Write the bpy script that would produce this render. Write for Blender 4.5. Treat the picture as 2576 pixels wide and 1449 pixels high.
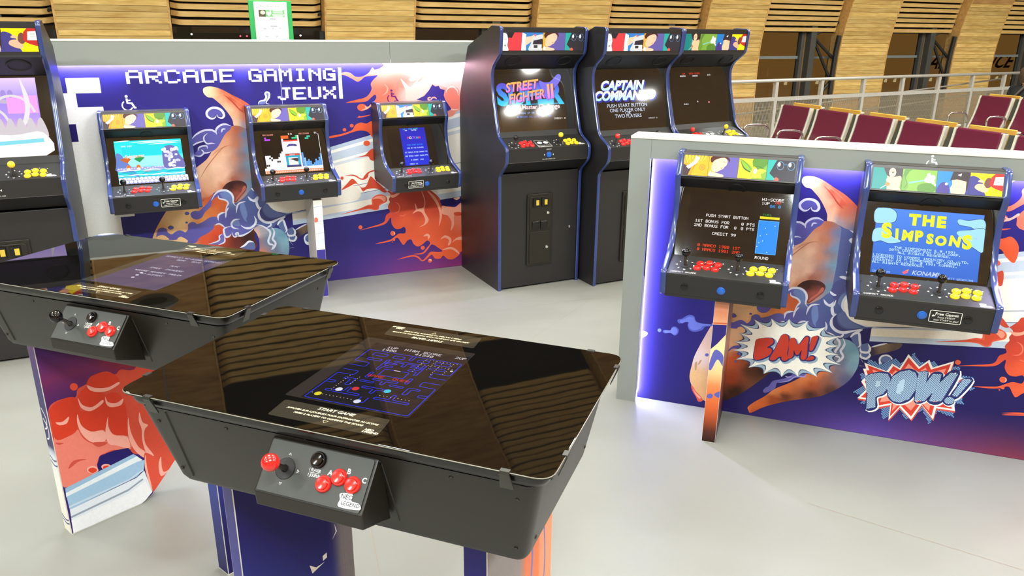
import bpy, math, random
from mathutils import Vector, Matrix
from mathutils.geometry import delaunay_2d_cdt
SC = bpy.context.scene
COL = SC.collection
for _o in list(bpy.data.objects): bpy.data.objects.remove(_o)
R = math.radians
random.seed(7)

# ------------------------------------------------------------------ camera, world, lights, exposure
CAMZ = 1.72
def make_camera():
    p, r = R(18.4906), R(.48727)
    f = Vector((0, math.cos(p), -math.sin(p))); u0 = Vector((0, math.sin(p), math.cos(p))); r0 = Vector((1, 0, 0))
    rt = r0*math.cos(r)+u0*math.sin(r); up = u0*math.cos(r)-r0*math.sin(r)
    cd = bpy.data.cameras.new('camera'); c = bpy.data.objects.new('camera', cd); COL.objects.link(c)
    m = Matrix((rt, up, -f)).transposed().to_4x4(); m.translation = (0, 0, CAMZ); c.matrix_world = m
    cd.sensor_width = 36; cd.lens = 36*1926.16/2576; cd.clip_start = .02; cd.clip_end = 300
    SC.camera = c
make_camera()
WZ = R(25)                                   # the long bamboo wall runs at 25 degrees
WU = Vector((math.cos(WZ), math.sin(WZ), 0)); WF = Vector((-math.sin(WZ), math.cos(WZ), 0))
def W(u, d, z=0): return WU*u+WF*d+Vector((0, 0, z))
w = bpy.data.worlds.new('night'); SC.world = w; w.use_nodes = True
w.node_tree.nodes['Background'].inputs[0].default_value = (.020, .014, .009, 1)
w.node_tree.nodes['Background'].inputs[1].default_value = 1.0
SC.view_settings.view_transform = 'Standard'; SC.view_settings.look = 'None'; SC.view_settings.gamma = 1
SC.view_settings.use_curve_mapping = False
SC.view_settings.exposure = .25
LAMPS = [(u, d, z, a) for d, z, a in ((-.9, 4.05, 42), (1.4, 5.1, 12), (3.4, 5.5, 0), (5.2, 5.6, 0), (6.0, 5.65, -14)) for u in (-7, -3.5, 0, 3.5, 7, 10.5, 14, 18)]  # first, tilted row is fill added to brighten the upright faces
LAMP_W, UP_W = 64, 62
def ceiling_and_fill_lights():
    for i, (u, d, z, a) in enumerate(LAMPS):
        for up, e in ((0, LAMP_W), (1, UP_W)):  # up-facing ones are added fill that brightens the vault
            if (up and (d > 5.5 or d < 1)) or (d < 0 and u > 4): continue
            l = bpy.data.lights.new('ceiling_and_fill_light', 'AREA'); l.shape = 'RECTANGLE'; l.size = 1.5; l.size_y = .2
            l.energy = e*(1.5 if u > 9 else 1)*(2.3 if d < 0 and -4 < u < 4 else .8 if d < 0 else .9 if d < 2 else .42 if d < 5 else .72 if d < 5.5 else 1.3); l.color = (.87, .97, .98)
            o = bpy.data.objects.new('ceiling_and_fill_light', l); COL.objects.link(o); o.location = W(u, d, z-(.3 if up else 0)); o.rotation_euler = (R(180) if up else R(a), 0, WZ)
ceiling_and_fill_lights()
# ------------------------------------------------------------------ colour and materials
def lin(c): return tuple(((x/255)/12.92 if x/255 <= .04045 else ((x/255+.055)/1.055)**2.4) for x in c)
MATS = {}
def mat(name, c, rough=.5, metal=0, noise=.06, nscale=30, bump=0, spec=.5, coat=0, stretch=(1, 1, 1)):
    if name in MATS: return MATS[name]
    m = bpy.data.materials.new(name); m.use_nodes = True; nt = m.node_tree; b = nt.nodes['Principled BSDF']
    c = lin(c)
    tc = nt.nodes.new('ShaderNodeTexCoord'); mp = nt.nodes.new('ShaderNodeMapping'); mp.inputs['Scale'].default_value = stretch
    n = nt.nodes.new('ShaderNodeTexNoise'); n.inputs['Scale'].default_value = nscale; n.inputs['Detail'].default_value = 3
    nt.links.new(tc.outputs['Object'], mp.inputs[0]); nt.links.new(mp.outputs[0], n.inputs['Vector'])
    rp = nt.nodes.new('ShaderNodeValToRGB'); e = rp.color_ramp.elements
    e[0].position = .3; e[1].position = .7
    e[0].color = tuple(x*(1-noise) for x in c)+(1,); e[1].color = tuple(min(1, x*(1+noise)) for x in c)+(1,)
    nt.links.new(n.outputs['Fac'], rp.inputs[0]); nt.links.new(rp.outputs[0], b.inputs['Base Color'])
    b.inputs['Roughness'].default_value = rough; b.inputs['Metallic'].default_value = metal
    b.inputs['Specular IOR Level'].default_value = spec
    if coat: b.inputs['Coat Weight'].default_value = coat; b.inputs['Coat Roughness'].default_value = .1
    if bump:
        bp = nt.nodes.new('ShaderNodeBump'); bp.inputs['Strength'].default_value = bump; bp.inputs['Distance'].default_value = .002
        nt.links.new(n.outputs['Fac'], bp.inputs['Height']); nt.links.new(bp.outputs[0], b.inputs['Normal'])
    MATS[name] = m; return m
def emis(name, c, s, rough=.3):
    m = mat(name, (5, 5, 5), rough); b = m.node_tree.nodes['Principled BSDF']
    b.inputs['Emission Color'].default_value = lin(c)+(1,); b.inputs['Emission Strength'].default_value = s
    return m
def colmat(name, rough=.35, emit=0., base=1., spec=.5, speck=0.):
    m = bpy.data.materials.new(name); m.use_nodes = True; nt = m.node_tree; b = nt.nodes['Principled BSDF']
    a = nt.nodes.new('ShaderNodeAttribute'); a.attribute_name = 'Col'
    n = nt.nodes.new('ShaderNodeTexNoise'); n.inputs['Scale'].default_value = 90; n.inputs['Detail'].default_value = 4
    tc = nt.nodes.new('ShaderNodeTexCoord'); nt.links.new(tc.outputs['Object'], n.inputs['Vector'])
    mr = nt.nodes.new('ShaderNodeMapRange'); mr.inputs['From Min'].default_value = .3; mr.inputs['From Max'].default_value = .7
    mr.inputs['To Min'].default_value = 1-speck; mr.inputs['To Max'].default_value = 1+speck
    nt.links.new(n.outputs['Fac'], mr.inputs['Value'])
    vm = nt.nodes.new('ShaderNodeVectorMath'); vm.operation = 'SCALE'; nt.links.new(a.outputs['Color'], vm.inputs[0]); nt.links.new(mr.outputs[0], vm.inputs['Scale'])
    if base > 0:
        v2 = nt.nodes.new('ShaderNodeVectorMath'); v2.operation = 'SCALE'; v2.inputs['Scale'].default_value = base
        nt.links.new(vm.outputs[0], v2.inputs[0]); nt.links.new(v2.outputs[0], b.inputs['Base Color'])
    else: b.inputs['Base Color'].default_value = (.004, .004, .004, 1)
    b.inputs['Roughness'].default_value = rough; b.inputs['Specular IOR Level'].default_value = spec
    if emit: nt.links.new(vm.outputs[0], b.inputs['Emission Color']); b.inputs['Emission Strength'].default_value = emit
    return m
BLACK = mat('black_laminate', (33, 31, 31), .42, nscale=200)
BLACK2 = mat('black_satin_metal', (28, 24, 17), .38, nscale=300, bump=.05)
GRILLE = mat('grille_black', (14, 14, 14), .6)
BLKGLOSS = mat('black_gloss_plastic', (12, 12, 13), .12)
HOODM = mat('dark_hood', (26, 25, 25), .55)
BLUE = mat('blue_edge_trim', (44, 60, 116), .22, coat=.4)
GREY = mat('grey_laminate', (134, 139, 134), .5, noise=.02, nscale=300)
GREYL = mat('pale_cap', (214, 214, 204), .45, noise=.02)
GLASSBLK = mat('smoked_glass', (8, 7, 6), .02, noise=0, nscale=3.2, bump=.14)
SCRBLK = mat('monitor_glass', (30, 26, 21), .05, noise=0, spec=1.0)
RED = mat('red_plastic', (212, 36, 30), .18, coat=.5); YEL = mat('yellow_plastic', (246, 206, 36), .2, coat=.5)
BTNBLUE = mat('blue_plastic', (20, 92, 190), .2, coat=.5)
STEEL = mat('steel', (190, 188, 182), .3, 1); CHROME = mat('chrome', (225, 225, 222), .12, 1); DKSTEEL = mat('dark_steel', (90, 88, 84), .35, 1)
WHITE = mat('white_print', (236, 236, 232), .5, noise=.01)
PRINT = colmat('mural_print', .34, speck=.03, spec=.22)
PRINTG = colmat('glossy_print', .12, speck=.01)
MARQ = colmat('marquee_print', .3, emit=.06, spec=.2, base=.9)
UNDERG = colmat('print_under_glass', .02)
SCREEN = colmat('lit_screen', .06, emit=1.15, base=0, spec=1.0)
SCREENT = colmat('lit_table_screen', .02, emit=.85, base=0)
# ------------------------------------------------------------------ mesh helpers
def link(o, parent=None):
    COL.objects.link(o)
    if parent: o.parent = parent
    return o
class MB:
    def __init__(s): s.v = []; s.f = []; s.c = []
    def add(s, vs, fs):
        k = len(s.v); s.v += [tuple(p) for p in vs]; s.f += [tuple(i+k for i in f) for f in fs]
    def box(s, c, d, M=None):
        x, y, z = (q/2 for q in d)
        vs = [Vector((a*x, b*y, e*z)) for a in (-1, 1) for b in (-1, 1) for e in (-1, 1)]
        if M: vs = [M @ v for v in vs]
        s.add([v+Vector(c) for v in vs], [(0, 1, 3, 2), (4, 6, 7, 5), (0, 4, 5, 1), (2, 3, 7, 6), (0, 2, 6, 4), (1, 5, 7, 3)]); return s
    def bb(s, a, b):
        return s.box([(p+q)/2 for p, q in zip(a, b)], [abs(q-p) for p, q in zip(a, b)])
    def prism(s, poly, fn, t0, t1):
        """closed 2-D outline swept from t0 to t1; fn(p, q, t) gives the point"""
        n = len(poly); s.add([fn(p[0], p[1], t0) for p in poly]+[fn(p[0], p[1], t1) for p in poly],
            [tuple(range(n-1, -1, -1)), tuple(range(n, 2*n))]+[(i, (i+1) % n, n+(i+1) % n, n+i) for i in range(n)]); return s
    def lathe(s, prof, n=16, M=None, cap=True):
        vs = []; fs = []
        for r, h in prof:
            for i in range(n):
                a = 2*math.pi*i/n; vs.append(Vector((r*math.cos(a), r*math.sin(a), h)))
        for j in range(len(prof)-1):
            for i in range(n): fs.append((j*n+i, j*n+(i+1) % n, (j+1)*n+(i+1) % n, (j+1)*n+i))
        if cap: fs += [tuple(range(n-1, -1, -1)), tuple(range((len(prof)-1)*n, len(prof)*n))]
        if M: vs = [M @ v for v in vs]
        s.add(vs, fs); return s
    def tube(s, pts, r, n=8, closed=False):
        pts = [Vector(p) for p in pts]; m = len(pts); vs = []; fs = []
        t0 = (pts[1]-pts[0]).normalized(); up = Vector((0, 0, 1)) if abs(t0.z) < .9 else Vector((1, 0, 0))
        a = t0.cross(up).normalized()
        for i, p in enumerate(pts):
            t = ((pts[(i+1) % m]-pts[i-1]) if (closed or 0 < i < m-1) else (pts[1]-pts[0] if i == 0 else pts[-1]-pts[-2])).normalized()
            a = (a-t*a.dot(t)).normalized(); b = t.cross(a)
            for k in range(n):
                q = 2*math.pi*k/n; vs.append(p+(a*math.cos(q)+b*math.sin(q))*r)
        for i in range(m if closed else m-1):
            for k in range(n):
                j = (i+1) % m; fs.append((i*n+k, i*n+(k+1) % n, j*n+(k+1) % n, j*n+k))
        if not closed: fs += [tuple(range(n-1, -1, -1)), tuple(range((m-1)*n, m*n))]
        s.add(vs, fs); return s
    def build(s, name, m, parent=None, smooth=False, bevel=0, seg=2, kind=None, label=None):
        me = bpy.data.meshes.new(name); me.from_pydata(s.v, [], s.f); me.update()
        import bmesh
        bm = bmesh.new(); bm.from_mesh(me); bmesh.ops.recalc_face_normals(bm, faces=bm.faces); bm.to_mesh(me); bm.free()
        me.materials.append(m)
        if smooth is True: me.polygons.foreach_set('use_smooth', [True]*len(me.polygons))
        elif smooth:
            me.polygons.foreach_set('use_smooth', [True]*len(me.polygons)); me.set_sharp_from_angle(angle=R(smooth))
        o = link(bpy.data.objects.new(name, me), parent)
        if bevel:
            b = o.modifiers.new('edge', 'BEVEL'); b.width = bevel; b.segments = seg; b.limit_method = 'ANGLE'; b.angle_limit = R(35)
        if kind: o['kind'] = kind
        if label: o['label'] = label
        return o
def thing(name, label, cat, loc=(0, 0, 0), rz=0, group=None, kind=None):
    o = bpy.data.objects.new(name, None); o.empty_display_size = .05; COL.objects.link(o)
    o.location = loc; o.rotation_euler = (0, 0, rz)
    if label: o['label'] = label
    if cat: o['category'] = cat
    if group: o['group'] = group
    if kind: o['kind'] = kind
    return o
def tag(o, label, cat, group=None):
    o['label'] = label; o['category'] = cat
    if group: o['group'] = group
    return o
def fillet(poly, rad, n=4, closed=False):
    """round the corners of a polyline; rad is one number or one per point"""
    out = []; m = len(poly)
    for i, p in enumerate(poly):
        r = rad[i] if isinstance(rad, (list, tuple)) else rad
        if (not closed and i in (0, m-1)) or r <= 0: out.append(tuple(p)); continue
        p = Vector(p); a = Vector(poly[i-1])-p; b = Vector(poly[(i+1) % m])-p
        r = min(r, a.length*.48, b.length*.48); A = p+a.normalized()*r; B = p+b.normalized()*r
        for k in range(n+1):
            t = k/n; out.append(tuple(A*(1-t)**2+p*2*t*(1-t)+B*t*t))
    return out
# ------------------------------------------------------------------ flat print: coloured shapes in thin layers
G5 = {'A': '0E11111F111111', 'B': '1E11111E11111E', 'C': '0E11101010110E', 'D': '1E11111111111E', 'E': '1F10101E10101F', 'F': '1F10101E101010', 'G': '0E11101713110F', 'H': '1111111F111111', 'I': '0E04040404040E', 'J': '0702020202120C', 'K': '11121418141211', 'L': '1010101010101F', 'M': '111B1515111111', 'N': '11191513111111', 'O': '0E11111111110E', 'P': '1E11111E101010', 'Q': '0E11111115120D', 'R': '1E11111E141211', 'S': '0F10100E01011E', 'T': '1F040404040404', 'U': '1111111111110E', 'V': '11111111110A04', 'W': '1111111515150A', 'X': '11110A040A1111', 'Y': '11110A04040404', 'Z': '1F01020408101F',
 '0': '0E11131519110E', '1': '040C040404040E', '2': '0E11010204081F', '3': '1F02040201110E', '4': '02060A121F0202', '5': '1F101E0101110E', '6': '0608101E11110E', '7': '1F010204080808', '8': '0E11110E11110E', '9': '0E11110F01020C', '.': '00000000000C0C', ',': '0000000C0C0408', '-': '0000001F000000', '!': '04040404000004', '©': '0E1117151711 0E'.replace(' ', ''), "'": '06060400000000', '<': '02040810080402', '>': '08040201020408', '?': '0E110102040004', '*': '00150E1F0E1500', '=': '00001F001F0000', '&': '0C12140815120D', '(': '02040808080402', ')': '08040202020408'}
_TX = {}
def text2d(body, size=1, bold=0, shear=0):
    key = (body, bold, shear)
    if key not in _TX:
        c = bpy.data.curves.new('t', 'FONT'); c.body = body; c.size = 1; c.offset = bold; c.shear = shear; c.resolution_u = 3; c.align_x = 'LEFT'
        o = bpy.data.objects.new('t', c); me = bpy.data.meshes.new_from_object(o)
        _TX[key] = ([(v.co.x, v.co.y) for v in me.vertices], [tuple(p.vertices) for p in me.polygons])
        bpy.data.objects.remove(o); bpy.data.meshes.remove(me); bpy.data.curves.remove(c)
    v, f = _TX[key]
    return [(x*size, y*size) for x, y in v], f
def catmull(p, n=4, closed=True):
    m = len(p); out = []
    rng = range(m) if closed else range(m-1)
    for i in rng:
        p0, p1, p2, p3 = ((p[i-1], p[i], p[(i+1) % m], p[(i+2) % m]) if closed else (p[max(i-1, 0)], p[i], p[i+1], p[min(i+2, m-1)]))
        for k in range(n):
            t = k/n
            out.append(tuple(.5*(2*b+(c-a)*t+(2*a-5*b+4*c-d)*t*t+(3*b-a-3*c+d)*t**3) for a, b, c, d in zip(p0, p1, p2, p3)))
    if not closed: out.append(p[-1])
    return out
def inside(pt, poly):
    x, y = pt; r = False; n = len(poly)
    for i in range(n):
        (x1, y1), (x2, y2) = poly[i], poly[i-1]
        if (y1 > y) != (y2 > y) and x < (x2-x1)*(y-y1)/(y2-y1)+x1: r = not r
    return r
class Canvas:
    def __init__(s): s.prims = []
    def mesh(s, vs, fs, col): s.prims.append((vs, fs, col if isinstance(col, list) else lin(col)))
    def loops(s, col, loops, pts=()):
        vs = []; es = []
        for L in loops:
            k = len(vs); vs += [Vector(p) for p in L]; es += [(k+i, k+(i+1) % len(L)) for i in range(len(L))]
        vs += [Vector(p) for p in pts]
        r = delaunay_2d_cdt(vs, es, [], 4 if len(loops) > 1 else 1, 1e-6)
        v = [(p.x, p.y) for p in r[0]]
        s.mesh(v, [tuple(f) for f in r[2]], [lin(col(p)) for p in v] if callable(col) else col)
    def poly(s, col, p, smooth=False): s.loops(col, [catmull(p) if smooth else p])
    def rect(s, col, x0, y0, x1, y1): s.mesh([(x0, y0), (x1, y0), (x1, y1), (x0, y1)], [(0, 1, 2, 3)], col)
    def ell(s, col, x, y, rx, ry=None, n=18):
        ry = rx if ry is None else ry
        s.mesh([(x+rx*math.cos(2*math.pi*i/n), y+ry*math.sin(2*math.pi*i/n)) for i in range(n)], [tuple(range(n))], col)
    def line(s, col, w, p, smooth=True, taper=False):
        if smooth and len(p) > 2: p = catmull(p, 4, False)
        vs = []; fs = []; n = len(p)
        for i, q in enumerate(p):
            a = p[max(i-1, 0)]; b = p[min(i+1, n-1)]; dx, dy = b[0]-a[0], b[1]-a[1]; l = math.hypot(dx, dy) or 1
            h = w/2*(1 if not taper else max(.12, min(1, 3.2*min(i, n-1-i)/(n-1)+.12)))
            vs += [(q[0]-dy/l*h, q[1]+dx/l*h), (q[0]+dy/l*h, q[1]-dx/l*h)]
        fs = [(2*i, 2*i+1, 2*i+3, 2*i+2) for i in range(n-1)]
        s.mesh(vs, fs, col)
    def ring(s, col, w, x, y, r, ry=None, n=20):
        ry = ry or r; s.line(col, w, [(x+r*math.cos(2*math.pi*i/n), y+ry*math.sin(2*math.pi*i/n)) for i in range(n+1)], False)
    def grad(s, ctrl, p, step=.02, smooth=True):
        if smooth: p = catmull(p)
        cl = [(c[0], c[1], lin(c[2:])) for c in ctrl]
        xs = [q[0] for q in p]; ys = [q[1] for q in p]; pts = []
        x = min(xs)
        while x < max(xs):
            y = min(ys)
            while y < max(ys):
                if inside((x, y), p): pts.append((x+random.uniform(-.2, .2)*step, y+random.uniform(-.2, .2)*step))
                y += step
            x += step
        def f(q):
            ws = 0; a = [0, 0, 0]
            for cx, cy, c in cl:
                w_ = 1/((q[0]-cx)**2+(q[1]-cy)**2+1e-5)**1.6; ws += w_
                for i in range(3): a[i] += w_*c[i]
            return [t/ws for t in a]
        vs = [Vector(q) for q in p]+[Vector(q) for q in pts]; n = len(p)
        r = delaunay_2d_cdt(vs, [(i, (i+1) % n) for i in range(n)], [], 1, 1e-6)
        v = [(q.x, q.y) for q in r[0]]
        s.prims.append((v, [tuple(t) for t in r[2]], [tuple(f(q)) for q in v]))
    def vgrad(s, stops, x0, y0, x1, y1, n=12):
        vs = []; cs = []
        for i in range(n+1):
            t = i/n; y = y0+(y1-y0)*t
            for k in range(len(stops)-1):
                if stops[k][0] <= t <= stops[k+1][0]:
                    q = (t-stops[k][0])/(stops[k+1][0]-stops[k][0]); c = [a+(b-a)*q for a, b in zip(stops[k][1], stops[k+1][1])]; break
            vs += [(x0, y), (x1, y)]; cs += [lin(c)]*2
        s.prims.append((vs, [(2*i, 2*i+1, 2*i+3, 2*i+2) for i in range(n)], cs))
    def ptext(s, t, x, y, cw, ch, col, align='l'):
        """pixel lettering; cw, ch is one pixel; y is the baseline"""
        W_ = len(t)*6*cw-cw
        x -= {'l': 0, 'c': W_/2, 'r': W_}[align]; vs = []; fs = []
        for g in t.upper():
            if g in G5:
                for r_ in range(7):
                    b = int(G5[g][2*r_:2*r_+2], 16); k = 0
                    while k < 5:
                        if b >> (4-k) & 1:
                            e = k
                            while e < 5 and b >> (4-e) & 1: e += 1
                            n = len(vs); X0 = x+k*cw; X1 = x+e*cw; Y1 = y+(7-r_)*ch; Y0 = Y1-ch
                            vs += [(X0, Y0), (X1, Y0), (X1, Y1), (X0, Y1)]; fs.append((n, n+1, n+2, n+3)); k = e
                        else: k += 1
            x += 6*cw
        if fs: s.mesh(vs, fs, col)
    def text(s, t, x, y, size, col, align='c', bold=0, shear=0, sx=1, rot=0, grad=None):
        v, f = text2d(t, size, bold, shear)
        if not v: return
        a, b = min(p[0] for p in v), max(p[0] for p in v)
        o = {'l': 0, 'c': (a+b)/2, 'r': b}[align]; c_, s_ = math.cos(rot), math.sin(rot)
        q = [((p[0]-o)*sx, p[1]) for p in v]
        cols = col
        if grad:
            h = size*.75; cols = [lin([m+(n-m)*min(1, max(0, p[1]/h)) for m, n in zip(grad[0], grad[1])]) for p in q]
        s.mesh([(x+p[0]*c_-p[1]*s_, y+p[0]*s_+p[1]*c_) for p in q], f, cols)
    def build(s, name, m, parent, fn, clip=None, dl=.00006, kind=None, label=None):
        V = []; F = []; C_ = []; done = []
        for vs, fs, col in s.prims:
            x0 = min(p[0] for p in vs); x1 = max(p[0] for p in vs); y0 = min(p[1] for p in vs); y1 = max(p[1] for p in vs)
            L = 1+max([q[4] for q in done if q[0] < x1 and q[1] > x0 and q[2] < y1 and q[3] > y0], default=-1)   # one layer above what it overlaps
            done.append((x0, x1, y0, y1, L))
            pv = isinstance(col, list); d = L*dl
            k0 = len(V)
            hp = [] if clip is None else [(1, 0, clip[0]), (-1, 0, -clip[2]), (0, 1, clip[1]), (0, -1, -clip[3])]+list(clip[4:])
            if all(a*p[0]+b*p[1] >= c for p in vs for a, b, c in hp):
                V += [fn(p[0], p[1], d) for p in vs]; C_ += col if pv else [col]*len(vs)
                F += [tuple(i+k0 for i in f) for f in fs]; continue
            mp = {}
            for f in fs:
                ps = [vs[i] for i in f]
                if all(a*p[0]+b*p[1] >= c for p in ps for a, b, c in hp):
                    idx = []
                    for i in f:
                        if i not in mp: mp[i] = len(V); V.append(fn(vs[i][0], vs[i][1], d)); C_.append(col[i] if pv else col)
                        idx.append(mp[i])
                    F.append(tuple(idx)); continue
                poly = [tuple(p)+tuple(col[i] if pv else col) for p, i in zip(ps, f)]
                for ha, hb, hc in hp:
                    out = []
                    for i in range(len(poly)):
                        a, b = poly[i-1], poly[i]; da, db = a[0]*ha+a[1]*hb-hc, b[0]*ha+b[1]*hb-hc
                        if (da < 0) != (db < 0): t = da/(da-db); out.append(tuple(x+(y-x)*t for x, y in zip(a, b)))
                        if db >= 0: out.append(b)
                    poly = out
                    if not poly: break
                if len(poly) > 2:
                    n = len(V); V += [fn(p[0], p[1], d) for p in poly]; C_ += [tuple(p[2:5]) for p in poly]; F.append(tuple(range(n, n+len(poly))))
        me = bpy.data.meshes.new(name); me.from_pydata(V, [], F); me.update()
        # all faces look the same way as the first layer
        ca = me.color_attributes.new('Col', 'FLOAT_COLOR', 'POINT')
        ca.data.foreach_set('color', [x for c in C_ for x in (c[0], c[1], c[2], 1)])
        me.materials.append(m); o = link(bpy.data.objects.new(name, me), parent)
        if kind: o['kind'] = kind
        if label: o['label'] = label
        return o
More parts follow.
